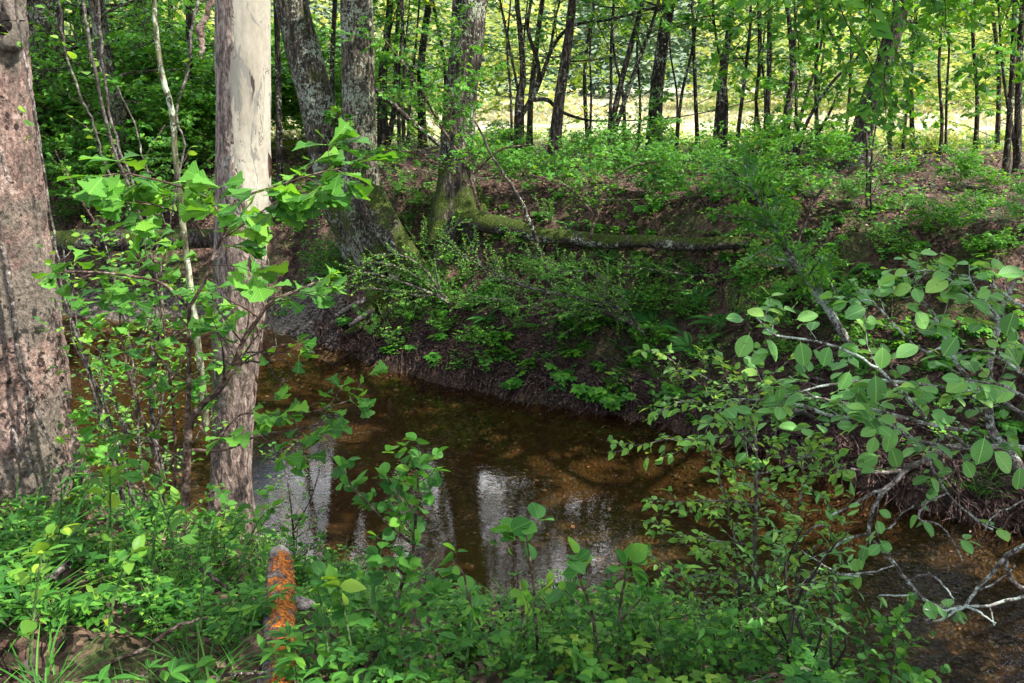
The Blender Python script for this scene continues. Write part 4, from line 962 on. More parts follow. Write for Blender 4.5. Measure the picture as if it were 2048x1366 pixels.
for i, (px, py, ht, lf, mt, w) in enumerate(((60, 1330, 260, 'round', L_yel, 'in the lower left corner'), (210, 1300, 200, 'ovate', L_yel, 'left of the brown stick'), (300, 1230, 240, 'lance', L_near, 'below the pinkish trunk'), (400, 1260, 230, 'ovate', L_near, 'midway between pinkish trunk and orange log'), (470, 1180, 160, 'ovate', L_near, 'just left of the orange log'), (120, 1130, 160, 'lance', L_near, 'at the foot of the pinkish trunk'), (220, 1120, 180, 'round', L_yel, 'right of the foot of the pinkish trunk'),
        (350, 1110, 170, 'ovate', L_small, 'left of the sycamore foot'), (660, 1366, 190, 'round', L_near, 'right of the orange log'), (700, 1290, 130, 'ovate', L_yel, 'between orange log and tall dark stem'), (930, 1366, 150, 'ovate', L_near, 'right of the tall dark stem'), (1020, 1340, 170, 'round', L_yel, 'below the red stemmed shoot'), (1330, 1360, 190, 'ovate', L_near, 'left of the privet stems'), (1400, 1340, 200, 'lance', L_small, 'just left of the privet foot'))):
    dx = random.uniform(-60, 60)
    sapling('tall leafy stem standing out of the undergrowth ' + w, [[(px, py, 6), (px+dx*.3, py-ht*.4, 5), (px+dx*.8, py-ht*.8, 4), (px+dx*1.3, py-ht, 2)]], 2.45 if py > 1250 else 3.1, Cfg(**{**tall.__dict__, 'leaf': lf, 'size': random.uniform(.05, .075)}), B_green, mt, name='leafy_herb', cat='plant')

# ------------------------------------------------------------------ right foreground: broad leaved branches
bc = Cfg(seg=.05, wander=.13, up=(.0, .0), levels=1, gap=(.055,), ratio=.28, leaf_lvl=1, ls=.038, size=.06, leaf='broad', tip=2, start=.1, flat=.7, angle=50, lup=.6, rr=.45, minr=.0012)
bsp = Cfg(**{**bc.__dict__, 'gap': (.13,), 'ratio': .22})
bare = Cfg(**{**bc.__dict__, 'dens': 0, 'tip': 0, 'gap': (.09,), 'ratio': .3})
r_ = thing('broadleaf_shrub', 'grey lichened shrub with broad veined leaves spreading in from the right edge', 'shrub', W(2060, 930, 3.0))
SG, LG = Geo(), Geo()
BR = [([(2070, 990, 24), (2022, 911, 20), (1985, 863, 16), (1978, 822, 14), (1978, 742, 12), (1998, 643, 10), (2005, 615, 8), (2030, 560, 6)], bsp, 3.0),
      ([(2080, 905, 12), (2048, 895, 11), (1933, 894, 10), (1847, 887, 9), (1795, 860, 8), (1751, 839, 8), (1665, 832, 7), (1589, 808, 6), (1506, 798, 4), (1440, 800, 2)], bc, 2.9),
      ([(1933, 860, 7), (1864, 849, 7), (1727, 815, 6), (1634, 794, 4), (1600, 790, 2)], bc, 2.8),
      ([(1975, 800, 8), (1919, 736, 8), (1885, 663, 7), (1857, 615, 6), (1826, 584, 5), (1828, 557, 4)], bc, 2.9),
      ([(1850, 835, 7), (1792, 770, 6), (1727, 718, 5), (1640, 684, 5), (1554, 670, 4), (1513, 636, 3)], bc, 2.7),
      ([(2050, 830, 9), (2036, 822, 8), (1967, 787, 7), (1864, 773, 6), (1761, 760, 6), (1658, 770, 5), (1568, 794, 3)], bc, 2.8),
      ([(1900, 690, 5), (1840, 700, 5), (1780, 640, 4), (1740, 600, 3), (1700, 610, 2)], bc, 2.8),
      ([(1998, 643, 6), (1950, 600, 5), (1900, 560, 4), (1850, 540, 3), (1800, 555, 2)], bc, 2.9),
      ([(2060, 700, 7), (2010, 650, 5), (1960, 590, 4), (1940, 560, 3)], bc, 2.9), ([(2060, 760, 6), (2020, 730, 5), (1960, 700, 4), (1900, 710, 3)], bc, 2.7), ([(2060, 620, 6), (2010, 590, 5), (1970, 560, 4), (1900, 550, 2)], bc, 2.8), ([(2060, 800, 6), (2000, 770, 5), (1930, 760, 3)], bc, 2.6),
      ([(1885, 896, 12), (1857, 917, 11), (1819, 934, 10), (1788, 965, 9), (1754, 1003, 8), (1737, 1068, 7), (1768, 1102, 7), (1792, 1133, 7), (1816, 1164, 6), (1843, 1195, 6), (1874, 1212, 5), (1929, 1214, 5)], bsp, 2.8),
      ([(1788, 965, 7), (1730, 995, 6), (1700, 1012, 5), (1660, 1032, 4)], bare, 2.8), ([(1740, 1070, 6), (1700, 1076, 5), (1655, 1105, 5), (1635, 1140, 4), (1620, 1180, 3), (1600, 1240, 3)], bare, 2.8),
      ([(1933, 894, 7), (1900, 870, 6), (1858, 905, 5), (1890, 980, 4), (1940, 1030, 4), (1985, 1060, 3)], bsp, 2.8), ([(1895, 985, 4), (1850, 1010, 4), (1840, 1040, 4), (1880, 1050, 3), (1910, 1090, 3), (1925, 1120, 2)], bsp, 2.7),
      ([(1740, 1068, 4), (1780, 1055, 4), (1800, 1030, 3), (1830, 1010, 3)], bsp, 2.8)]
for pl, c, Yd in BR: traced(SG, LG, px_path(pl, Yd), c, per=5, sides=8, jit=.0015)
# leaves placed where the largest ones show
for (px, py, s, ang) in ((1500, 665, 60, 250), (1530, 675, 60, 300), (1490, 640, 45, 160), (1600, 680, 60, 280), (1590, 640, 50, 30), (1765, 690, 55, 270), (1720, 690, 55, 200), (1750, 745, 70, 275), (1720, 765, 60, 260), (1780, 850, 65, 270), (1700, 740, 50, 250), (1890, 860, 60, 120), (1860, 820, 55, 330), (1855, 750, 60, 250), (1915, 670, 55, 240), (1940, 760, 60, 200), (2010, 860, 60, 300), (1970, 870, 70, 260),
                         (1780, 890, 60, 290), (1750, 870, 45, 260), (1760, 910, 60, 200), (1925, 920, 50, 300), (1985, 900, 70, 310), (1500, 730, 50, 60), (1840, 690, 60, 200), (2010, 690, 60, 300), (2030, 620, 60, 250), (1940, 600, 55, 330), (1900, 560, 60, 200), (1990, 550, 60, 20), (1830, 620, 50, 300), (1735, 615, 55, 200), (1860, 560, 45, 40), (2030, 760, 65, 230), (2040, 930, 60, 270), (1560, 770, 40, 270), (1660, 690, 50, 250)):
    p = W(px, py, random.uniform(2.55, 2.95)); a = math.radians(ang)
    LG.leaf('broad', p, V((math.cos(a), -.25, math.sin(a)*.8)), s*.92*p.y/F, V((random.gauss(0, .35), -.55, .9)))
SG.build('branches', B_lichtwig, r_); LG.build('foliage', L_broad, r_)

r_ = thing('bare_branch', 'bare grey twigs forking over the riffle at the lower right', 'branch', W(2070, 1180, 2.7))
SG = Geo()
for pl in ([(2100, 1070, 9), (2048, 1092, 9), (2009, 1116, 8), (1978, 1154, 6), (1947, 1185, 5), (1929, 1212, 5), (1890, 1235, 4), (1860, 1245, 2)], [(2009, 1116, 8), (2020, 1150, 8), (2040, 1175, 8), (2090, 1190, 8)], [(2090, 1185, 6), (2048, 1192, 6), (1978, 1211, 5), (1929, 1214, 4), (1880, 1225, 3), (1852, 1240, 2)],
           [(1929, 1212, 4), (1960, 1225, 4), (1990, 1245, 2)], [(1978, 1211, 3), (1985, 1235, 2), (1988, 1248, 2)], [(1947, 1185, 3), (2000, 1160, 3), (2030, 1130, 2)], [(1816, 1162, 4), (1845, 1150, 4), (1870, 1155, 4), (1900, 1185, 3), (1908, 1205, 2)], [(1830, 1190, 3), (1790, 1192, 3), (1757, 1190, 2)], [(1874, 1212, 4), (1860, 1240, 3), (1850, 1242, 2)],
           [(1929, 1214, 4), (1890, 1220, 3), (1845, 1218, 2)], [(1700, 1120, 3), (1660, 1145, 3), (1740, 1145, 3), (1790, 1130, 2)], [(1600, 1100, 2), (1650, 1130, 3), (1690, 1150, 3), (1745, 1148, 2)], [(1970, 1060, 3), (1990, 1030, 3), (2048, 1000, 3)]):
    traced(SG, None, px_path(pl, 2.75), per=4, sides=6, jit=.002)
SG.build('stem', B_lichtwig, r_)

# privet in front of the creek, right of the middle
pv = Cfg(seg=.05, wander=.1, up=(.01, -.01), levels=2, gap=(.05, .07), ratio=.32, leaf_lvl=0, ls=.022, size=.036, leaf='ovate', tip=3, start=.12, angle=55, flat=.65, rr=.5, lup=.65)
pv1 = Cfg(**{**pv.__dict__, 'levels': 1, 'gap': (.045,), 'ratio': .28})
P_ = [([(1470, 1370, 9), (1505, 1290, 9), (1510, 1180, 8), (1510, 1060, 7), (1512, 900, 6), (1498, 820, 4), (1490, 760, 3)], pv1), ([(1478, 1366, 9), (1478, 1270, 8), (1480, 1190, 7), (1470, 1080, 5), (1440, 960, 4), (1420, 880, 2)], pv1),
      ([(1595, 1366, 7), (1593, 1200, 6), (1594, 1100, 6), (1598, 1020, 5), (1606, 960, 3), (1600, 900, 2)], pv1), ([(1510, 1010, 5), (1440, 1000, 4), (1370, 1005, 3), (1295, 1000, 2)], pv1), ([(1500, 860, 5), (1420, 880, 4), (1330, 880, 3), (1225, 905, 2)], pv1),
      ([(1505, 1090, 5), (1420, 1080, 4), (1340, 1070, 3), (1310, 1040, 2)], pv1), ([(1510, 950, 5), (1580, 930, 4), (1640, 900, 3), (1690, 940, 2)], pv1), ([(1595, 1080, 5), (1640, 1050, 4), (1670, 1080, 2)], pv1), ([(1512, 900, 4), (1440, 830, 3), (1380, 800, 3), (1310, 830, 2)], pv1), ([(1500, 800, 4), (1400, 750, 3), (1340, 740, 2)], pv1),
      ([(1600, 960, 3), (1650, 1000, 3), (1680, 1040, 2)], pv1), ([(1500, 1000, 4), (1540, 900, 3), (1560, 840, 2)], pv1), ([(1400, 770, 3), (1340, 720, 3), (1300, 700, 2)], pv1), ([(1505, 1180, 4), (1440, 1150, 4), (1360, 1150, 3), (1300, 1110, 2)], pv1), ([(1595, 1200, 4), (1640, 1160, 3), (1690, 1180, 2)], pv1), ([(1480, 1250, 4), (1400, 1230, 4), (1330, 1240, 2)], pv1)]
r_ = thing('privet_shrub', 'slender privet bush with many small bright leaves in front of the creek', 'shrub', W(1500, 1340, 2.9))
SG, LG = Geo(), Geo()
for pl, c in P_: traced(SG, LG, px_path(pl, random.uniform(2.75, 3.05)), c, per=5, sides=6, jit=.0015)
SG.build('stem', B_pale, r_); LG.build('foliage', L_privet, r_)
# dark bare tangle with pale leaves at the foot of the privet
r_ = thing('tangled_shrub', 'dark tangled twigs with narrow pale leaves at the water edge right of the privet', 'shrub', W(1640, 1366, 2.5))
SG, LG = Geo(), Geo()
tg = Cfg(seg=.05, wander=.22, up=(.02, 0), levels=1, gap=(.07,), ratio=.4, leaf_lvl=1, ls=.035, size=.045, leaf='lance', tip=2, start=.3, flat=.3)
for pl in ([(1655, 1380, 9), (1590, 1230, 6), (1570, 1140, 4), (1610, 1050, 3)], [(1580, 1380, 8), (1586, 1230, 6), (1640, 1130, 4), (1700, 1060, 3)], [(1660, 1380, 6), (1664, 1250, 5), (1668, 1140, 3)], [(1600, 1370, 6), (1560, 1250, 4), (1500, 1210, 3)], [(1640, 1370, 6), (1690, 1300, 4), (1680, 1230, 3)], [(1400, 1360, 8), (1500, 1350, 8), (1580, 1345, 7), (1680, 1330, 3)], [(1600, 1330, 5), (1520, 1260, 4), (1470, 1300, 2)], [(1620, 1340, 5), (1640, 1260, 4), (1620, 1200, 3)]):
    traced(SG, LG, px_path(pl, 2.6), tg, per=5, sides=6, jit=.002)
SG.build('stem', B_dark, r_); LG.build('foliage', L_broad, r_)

# ------------------------------------------------------------------ bottom centre: round leaved shoots
rc = Cfg(seg=.04, wander=.12, up=(.03, .02), levels=1, gap=(.04,), ratio=.2, leaf_lvl=0, ls=.03, size=.056, leaf='round', tip=2, start=.1, angle=50, flat=.5, lup=.65, rr=.5)
rcb = Cfg(**{**rc.__dict__, 'size': .072, 'gap': (.12,), 'ls': .10, 'start': .5, 'wander': .05})
sapling('young shrub with round leaves on a tall dark stem in the bottom middle', [[(775, 1400, 10), (782, 1290, 9), (800, 1180, 8), (825, 1110, 7), (832, 1030, 6), (836, 960, 4), (832, 925, 3)], [(828, 1090, 6), (790, 1060, 5), (745, 1015, 4), (705, 975, 4), (682, 930, 3)], [(812, 1010, 4), (790, 980, 4), (772, 950, 3)], [(810, 1150, 5), (770, 1120, 4), (720, 1140, 3)], [(785, 1260, 5), (740, 1220, 4), (690, 1230, 3)], [(790, 1240, 5), (840, 1200, 4), (870, 1180, 3)], [(780, 1320, 5), (830, 1280, 4), (880, 1290, 3)]], 2.6, rc, B_twig, L_near, name='round_leaved_shrub', cat='shrub')
SH = [('broad round leaves topping a red stem before the sky reflections', [[(1050, 1300, 6), (1040, 1180, 5), (1024, 1110, 4), (1018, 1075, 3)]]),
      ('upright shoot with a folded bud leaf left of the pale broad leaved shoot', [[(1075, 1300, 6), (1066, 1160, 5), (1055, 1090, 4), (1052, 1062, 2)]]),
      ('shoot with a fan of pale broad leaves at the bottom middle', [[(1200, 1366, 8), (1185, 1230, 6), (1160, 1160, 5), (1150, 1110, 3)], [(1190, 1240, 4), (1150, 1200, 3), (1130, 1180, 2)]]),
      ('shoot with serrated broad leaves right of the pale fan', [[(1240, 1366, 8), (1240, 1220, 6), (1250, 1160, 5), (1252, 1130, 3)], [(1242, 1240, 4), (1280, 1200, 3), (1290, 1180, 2)]]),
      ('low shoot with drooping yellowish leaf at the centre waterline', [[(960, 1250, 5), (935, 1190, 4), (928, 1150, 4), (905, 1120, 2)]])]
for lab, pls in SH: sapling(lab, pls, 2.55, rcb, B_twig, L_near, name='leafy_shoot', cat='shoot', group='broad leaved shoots at the bottom middle')

# orange crusted log
r_ = thing('lichen_log', 'grey log crusted with bright orange growth pointing at the creek', 'log', W(560, 1366, 2.5))
g = Geo()
pa, pb = G(562, 1380), W(562, 1128, 3.3)
pm = [pa.lerp(pb, t) for t in (0, .3, .6, .85, 1)]
trunk_mesh(g, [(pm[0].x-.02, pm[0].y-.3, pm[0].z-.01, .062)]+[(p.x, p.y, p.z+.04+.01*math.sin(i*2), r) for i, (p, r) in enumerate(zip(pm, (.056, .055, .054, .050, .036)))]+[(pm[4].x+.003, pm[4].y+.03, pm[4].z+.035, .012)], sides=30, per=12, rough=.16, seed=4, ridges=.06)
q = pm[2]; trunk_mesh(g, [(q.x+.03, q.y, q.z+.02, .03), (q.x+.10, q.y+.02, q.z-.01, .022), (q.x+.13, q.y+.02, q.z-.02, .012)], sides=10, per=5, rough=.2)
g.build('bark', B_orange, r_)
g = Geo()
pts = smooth_path([(p.x, p.y, p.z+.04, .055) for p in pm], 20)
for i in range(1500):             # crumbly crust of the orange growth
    a = random.uniform(-.3, 2.6); k = random.randrange(len(pts)); c_ = pts[k]
    x_, z_ = math.cos(a), math.sin(a)
    f = fbm(x_*1.5+3, k*.13, z_*1.4, 5, 3)
    if f < .0 + .10*(x_ < -.2) or k < 4 or k > len(pts)*.78: continue
    rr = c_[3]*1.02
    g.leaf('dead', V((c_[0]+x_*rr, c_[1]+random.gauss(0, .01), c_[2]+z_*rr)), rv()+V((x_, 0, z_)), random.uniform(.004, .011), rv(), tint=random.random())
mm, nt, out = mat('orange_crust')
pp = N(nt, 'ShaderNodeBsdfPrincipled', Roughness=.8)
at = N(nt, 'ShaderNodeAttribute', _attribute_name='co3'); se = nt.nodes.new('ShaderNodeSeparateXYZ'); nt.links.new(at.outputs['Vector'], se.inputs[0])
nt.links.new(ramp(nt, se.outputs[2], [(0, (.16, .035, .005)), (.5, (.66, .17, .012)), (1, (.85, .38, .07))]).outputs[0], pp.inputs['Base Color']); nt.links.new(pp.outputs[0], out.inputs[0])
tag(g.build('orange_growth', mm, r_), kind='stuff')
stick('dead_branch', 'thin brown stick lying across the near bank undergrowth', [(180, 1345, 7), (280, 1300, 8), (350, 1255, 7), (415, 1235, 4)], 2.55, B_twig)
stick('dead_branch', 'pale lichened stick lying before the orange log', [(425, 1358, 4), (450, 1352, 6), (490, 1347, 6), (524, 1346, 4)], 2.35, B_grey)
stick('dead_branch', 'short broken stump of wood with pale end in the lower left', [(95, 1160, 12), (115, 1148, 14), (138, 1128, 11)], 2.9, B_pale)
stick('dead_branch', 'dark stick slanting through the leaves left of the orange log', [(400, 1140, 7), (440, 1165, 7), (475, 1188, 6)], 2.9, B_dark)

# ------------------------------------------------------------------ repeated plants: prototypes
def plant(name, label, cat, build_fn, mats, group=None):
    r0 = thing(name, label, cat, V((0, 0, 0)), group)
    SG, LG = Geo(), Geo(); build_fn(SG, LG)
    if SG.tubes: SG.build('stem', mats[0], r0)
    LG.build('foliage', mats[1], r0)
    return r0
class Bank:                      # prototypes move to their first place, later ones are copies
    def __init__(s, protos): s.p = protos; s.used = set()
    def put(s, k, loc, rz, sc_, label, cat=None, group=None, tilt=(0, 0)):
        pr = s.p[k]
        if k not in s.used:
            s.used.add(k); pr.location = loc; pr.rotation_euler = (tilt[0], tilt[1], rz); pr.scale = (sc_,)*3
            pr['label'] = label
            if group: pr['group'] = group
            return pr
        return dup(pr, loc, rz, sc_, label, group, tilt)

def bush_fn(h, c, n=5, r=.006, lean=.5):
    def f(SG, LG):
        for i in range(n):
            a = random.uniform(0, 6.28)
            branch(SG, LG, V((random.gauss(0, .03), random.gauss(0, .03), -.03)), V((math.cos(a)*lean, math.sin(a)*lean, 1)).normalized(), h*random.uniform(.6, 1.1), r, 0, c)
    return f
def herb_fn(tpl, n, size, h, per=6):
    def f(SG, LG):
        for i in range(n):
            a = random.uniform(0, 6.28); d = V((math.cos(a)*.5, math.sin(a)*.5, 1)).normalized(); p = V((random.gauss(0, .03), random.gauss(0, .03), -.02)); pts = [p]
            for k in range(4):
                d = (d+rv(.1)).normalized(); p = p+d*h/4*random.uniform(.7, 1.2); pts.append(p)
                if k > 0:
                    for q in range(max(1, per//4)): b = random.uniform(0, 6.28); LG.leaf(tpl, p, V((math.cos(b), math.sin(b), .15)), size*random.uniform(.6, 1.15), V((random.gauss(0, .3), random.gauss(0, .3), 1)))
            SG.tube(pts, [.002]*5, 4)
            for q in range(2): b = random.uniform(0, 6.28); LG.leaf(tpl, p, V((math.cos(b), math.sin(b), .3)), size, V((0, 0, 1)))
    return f
def fern_fn(n, size):
    def f(SG, LG):
        for i in range(n):
            a = 6.28*i/n+random.uniform(-.3, .3); LG.leaf('frond', V((0, 0, 0)), V((math.cos(a), math.sin(a), random.uniform(.15, .7))), size*random.uniform(.7, 1.1), V((0, 0, 1)))
            SG.tube([V((0, 0, -.03)), V((math.cos(a)*.02, math.sin(a)*.02, .02)), V((math.cos(a)*.05, math.sin(a)*.05, .05))], [.003, .002, .001], 4)
    return f
def grass_fn(n, size, sp=.04):
    def f(SG, LG):
        for i in range(n):
            a = random.uniform(0, 6.28); LG.leaf('blade', V((random.gauss(0, sp), random.gauss(0, sp), -.01)), V((math.cos(a)*.5, math.sin(a)*.5, random.uniform(.5, 1.3))), size*random.uniform(.5, 1.1), V((0, 0, 1)))
    return f
layer = Cfg(seg=.12, wander=.14, up=(.02, -.03, -.02), levels=2, gap=(.07, .07), ratio=.52, leaf_lvl=1, ls=.036, size=.066, leaf='ovate', tip=3, flat=.8, spread=1.1, lup=.65)
layer2 = Cfg(**{**layer.__dict__, 'size': .048, 'leaf': 'ovate', 'ls': .035})
roscf = Cfg(**{**layer.__dict__, 'leaf': 'rosette', 'size': .075, 'ls': .13, 'tip': 1, 'levels': 1, 'gap': (.09,), 'ratio': .35})
bb = Bank([plant('bush', '', 'bush', bush_fn(.85, layer), (B_twig, L_mid)), plant('bush', '', 'bush', bush_fn(.7, layer2, 6), (B_twig, L_near)), plant('bush', '', 'bush', bush_fn(.9, roscf, 6), (B_grey, L_mid)), plant('bush', '', 'bush', bush_fn(.6, fine.__class__(**{**fine.__dict__, 'size': .032, 'gap': (.06,)}), 9), (B_pale, L_small)),
           plant('bush', '', 'bush', bush_fn(1.1, Cfg(**{**layer.__dict__, 'size': .07}), 4), (B_twig, L_mid)), plant('bush', '', 'bush', bush_fn(.8, Cfg(**{**layer.__dict__, 'size': .06}), 6), (B_twig, L_gold))])
LM = [(0, 420, 'behind the left hand vines'), (420, 620, 'just right of the sycamore'), (620, 860, 'beside the lichen tree'), (860, 1010, 'around the ridged trunk'), (1010, 1200, 'right of the ridged trunk'), (1200, 1420, 'beyond the mossy root'), (1420, 1600, 'where the mossy root ends'), (1600, 1780, 'around the twin grey saplings'), (1780, 1930, 'above the broad leaved shrub'), (1930, 2200, 'at the right edge')]
def place_word(px):
    for a, b, w in LM:
        if a <= px < b: return w
    return 'at the left edge'
def row_word(py, s=('on the wood edge', 'atop the bank', 'on the upper slope', 'on the middle slope', 'low on the bank')):
    return s[0] if py < 300 else s[1] if py < 375 else s[2] if py < 470 else s[3] if py < 600 else s[4]
bush_sp = []
for px, py, k, s in ((560, 400, 0, .8), (600, 470, 1, .8), (655, 560, 1, .9), (690, 520, 1, .6), (800, 380, 2, .7), (850, 420, 0, .8), (780, 330, 0, .7), (960, 340, 4, .8), (1030, 350, 0, 1.), (1080, 370, 4, .8), (1130, 380, 1, 1.), (1180, 360, 0, 1.), (1240, 375, 4, .9), (1300, 390, 0, 1.), (1350, 370, 1, 1.), (1400, 400, 2, 1.), (1450, 380, 0, 1.), (1500, 410, 4, .9), (1550, 400, 2, .9), (1620, 400, 0, .9),
                     (1690, 410, 1, .9), (1800, 420, 0, .8), (1860, 440, 2, .7), (1930, 430, 0, .9), (2000, 450, 2, .9), (2040, 430, 4, .8), (1100, 440, 3, .8), (1010, 560, 3, .7), (930, 560, 3, .8), (870, 640, 1, .5), (1160, 660, 3, .5), (1480, 560, 0, .6), (1560, 600, 1, .6), (1650, 560, 0, .6), (1350, 520, 3, .6), (900, 600, 0, .5), (820, 640, 0, .4), (1760, 500, 1, .8), (1960, 520, 0, .8), (1860, 560, 1, .7), 
                     (1220, 560, 3, .6), (1420, 740, 3, .5), (1350, 780, 3, .5), (1580, 720, 0, .5), (470, 380, 0, 1.), (400, 420, 0, 1.), (330, 430, 1, 1.2), (250, 440, 0, 1.), (170, 420, 4, 1.), (130, 450, 1, 1.), (200, 370, 4, 1.1), (300, 360, 4, 1.1), (420, 350, 4, 1.), (240, 330, 4, 1.3), (360, 330, 0, 1.2), (160, 340, 4, 1.3), (470, 310, 4, 1.2), (800, 470, 3, .8), (850, 500, 3, .9), (830, 560, 1, .6), (780, 640, 3, .5), (640, 540, 1, .8), (680, 560, 0, .5), (900, 530, 1, .6), (960, 470, 3, .7), (1040, 500, 1, .6), (1130, 540, 3, .6), (1020, 620, 1, .5), (1250, 640, 3, .6), (1380, 640, 1, .5), (1500, 640, 3, .6), (1540, 540, 1, .7), (1700, 620, 1, .6), (1730, 700, 0, .5), (1820, 520, 0, .8), (1900, 480, 4, .8), (1990, 500, 0, .8), (1480, 340, 4, 1.), (1560, 330, 4, .9), (1400, 340, 0, 1.), (1650, 350, 4, .8), (1780, 360, 0, .8), (1900, 370, 4, .9), (2000, 380, 0, 1.), (1020, 310, 4, .8), (1260, 320, 4, .9), (1160, 320, 0, .9)) + tuple((random.uniform(620, 1560), random.uniform(545, 700), random.choice((0, 1, 1, 3, 2)), random.uniform(.4, .75)) for _ in range(38)):
    bush_sp.append((px, py, k, s))
seen_lab = {}
def uniq(base, grp):
    return base, grp
kinds_w = ['leafy layered bush', 'low bush with small dark leaves', 'bush with whorled leaves', 'fine-leaved twiggy bush', 'tall layered bush', 'sunlit yellow-green bush']
for px, py, k, s in bush_sp:
    if py < 430 and px > 700: s *= .8
    elif py < 600 and px > 700: s *= .85
    if px > 1780: s *= .65
    wl_ = np.interp(px, [560, 620, 750, 900, 1100, 1300, 1500], [660, 680, 725, 770, 810, 845, 900])
    if px > 560 and py > wl_-55: continue
    p = G(px, py+10); lab = f'{kinds_w[k]} {row_word(py)} {place_word(px)}'
    bb.put(k, p, random.uniform(0, 6.28), s*random.uniform(.85, 1.1), lab, group=lab+' group', tilt=(random.gauss(0, .1), random.gauss(0, .1)))
for i in range(60):              # sunlit bushes along the meadow edge
    x = random.uniform(-9, 10); y = random.uniform(15.8, 18.5); p = V((x, y, gz(x, y))); px = 1024+F*x/(y*1.0)
    lab = f'sunlit yellow-green bush at the meadow edge {place_word(px)}'
    bb.put(5, p, random.uniform(0, 6.28), random.uniform(.28, .55), lab, group=lab+' group')
for i in range(30):              # shade bushes among the strip of trees
    x = random.uniform(-10, 9.5); y = random.uniform(13.4, 16); p = V((x, y, gz(x, y))); px = 1024+F*x/y; k = random.choice((0, 1, 4))
    if x > 3 and random.random() < .5: continue
    lab = f'{kinds_w[k]} among the wood strip trunks {place_word(px)}'
    bb.put(k, p, random.uniform(0, 6.28), random.uniform(.25, .55), lab, group=lab+' group')
# dense thicket behind the far left
for i in range(40):
    x = random.uniform(-12.5, -2.6); y = random.uniform(14.5, 22); p = V((x, y, gz(x, y))); k = random.choice((0, 4, 4, 1)); px = 1024+F*x/y
    lab = f'thicket bush deep in the left hand wood {place_word(px)}'
    bb.put(k, p, random.uniform(0, 6.28), random.uniform(1.4, 2.6), lab, group=lab+' group')

# ferns
fb = Bank([plant('fern', '', 'fern', fern_fn(9, .45), (B_green, L_fern)), plant('fern', '', 'fern', fern_fn(7, .38), (B_green, L_fern))])
for px, py, s, w in ((1345, 560, 1.0, 'dark green fern under the long mossy root'), (1270, 600, .8, 'fern on bare soil left of the big dark fern'), (1445, 650, 1.0, 'spreading fern at the middle of the far bank'), (1575, 610, .8, 'fern behind the arching lichen spotted sapling'), (975, 640, .6, 'small fern just above the root fibres'), (1120, 780, .45, 'tiny fern close above the waterline'), (1690, 560, .9, 'fern between arching sapling and twin saplings'),
                      (1100, 560, .7, 'fern beside the thin bare leaning sapling'), (1500, 700, .6, 'fern behind the tip of the broad leaved branches'), (1215, 520, .6, 'fern just below the mossy root near its middle'), (1620, 640, .7, 'fern beneath the bend of the arching sapling'), (1400, 600, .7, 'fern between the dark fern and the spreading fern')):
    fb.put(random.randint(0, 1), G(px, py), random.uniform(0, 6), s, w, group='ferns on the far bank', tilt=(.3, 0))
fb.put(0, V((-.72, 3.6, gz(-.72, 3.6)+.02)), 2, .5, 'fern right of the orange crusted log')

for px, py, s, w in ((820, 600, .6, 'fern low between the mossy roots and the arching shrub'), (1180, 620, .7, 'fern left of the foot of the middle arching shrub'), (1310, 660, .8, 'fern just right of the foot of the middle arching shrub'), (1520, 570, .8, 'fern below the end of the long mossy root'), (1380, 700, .7, 'fern low on the bank left of the broad leaved tips'), (1240, 700, .6, 'fern low on the bank midway to the water'), (1800, 600, .8, 'fern behind the upper broad leaved branches'), (1060, 660, .6, 'fern on dark soil near the thin bare leaning sapling')):
    fb.put(random.randint(0, 1), G(px, py), random.uniform(0, 6), s, w, group='ferns on the far bank', tilt=(.3, 0))
# low herbs of the far bank
hb = Bank([plant('seedling', '', 'plant', herb_fn('creeper', 5, .10, .12), (B_green, L_mid)), plant('seedling', '', 'plant', herb_fn('ovate', 6, .055, .16), (B_green, L_near)), plant('seedling', '', 'plant', herb_fn('trio', 5, .09, .10), (B_green, L_mid)), plant('seedling', '', 'plant', herb_fn('far', 8, .05, .14), (B_green, L_small))])
hn = ['five-fingered creeper', 'small oval-leaved seedling', 'three-leaved seedling', 'tiny pale seedling']
cnt = 0
while cnt < 200:
    px = random.uniform(560, 2048); py = random.uniform(380, 900)
    p = G(px, py)
    s_f = (p.y - np.interp(p.x, FAR[:, 0], FAR[:, 1]))
    if s_f < .35 or s_f > 4: continue
    if vn(p.x*1.3, p.y*1.3, seed=44) + .4*(s_f-1.2) < -.2: continue
    k = random.randint(0, 3); lab = f'{hn[k]} {row_word(py)} {place_word(px)}'
    hb.put(k, p, random.uniform(0, 6.28), random.uniform(.6, 1.3), lab, group=lab+' group', tilt=(.25, 0)); cnt += 1
for i in range(90):
    px = random.uniform(780, 1420); wl = np.interp(px, [620, 750, 900, 1100, 1300, 1500], [680, 725, 770, 810, 845, 900]); py = wl - 12 - 190*random.random()**1.1
    k = random.choice((0, 0, 1, 2, 3)); lab = f'{hn[k]} low above the root fibres {place_word(px)}'
    hb.put(k, G(px, py), random.uniform(0, 6.28), random.uniform(.8, 1.6), lab, group=lab+' group', tilt=(.35, 0))
gb = Bank([plant('grass_tuft', '', 'grass tuft', grass_fn(50, .2), (B_green, L_grass)), plant('grass_tuft', '', 'grass tuft', grass_fn(28, .32), (B_green, L_grass))])
for px, py, s in ((1320, 760, 1), (1290, 740, .8), (1340, 700, .8), (1180, 700, .7), (1540, 820, .8), (1600, 760, .8), (1400, 610, .7), (1230, 760, .8), (1930, 980, .9), (1980, 960, .8), (1970, 990, 1.), (1870, 980, .7), (1450, 800, .8), (1650, 520, .8), (1100, 720, .5)):
    lab = f'fine grass tuft {row_word(py)} {place_word(px)}'
    gb.put(0, G(px, py), random.uniform(0, 6), s, lab, group=lab+' group')

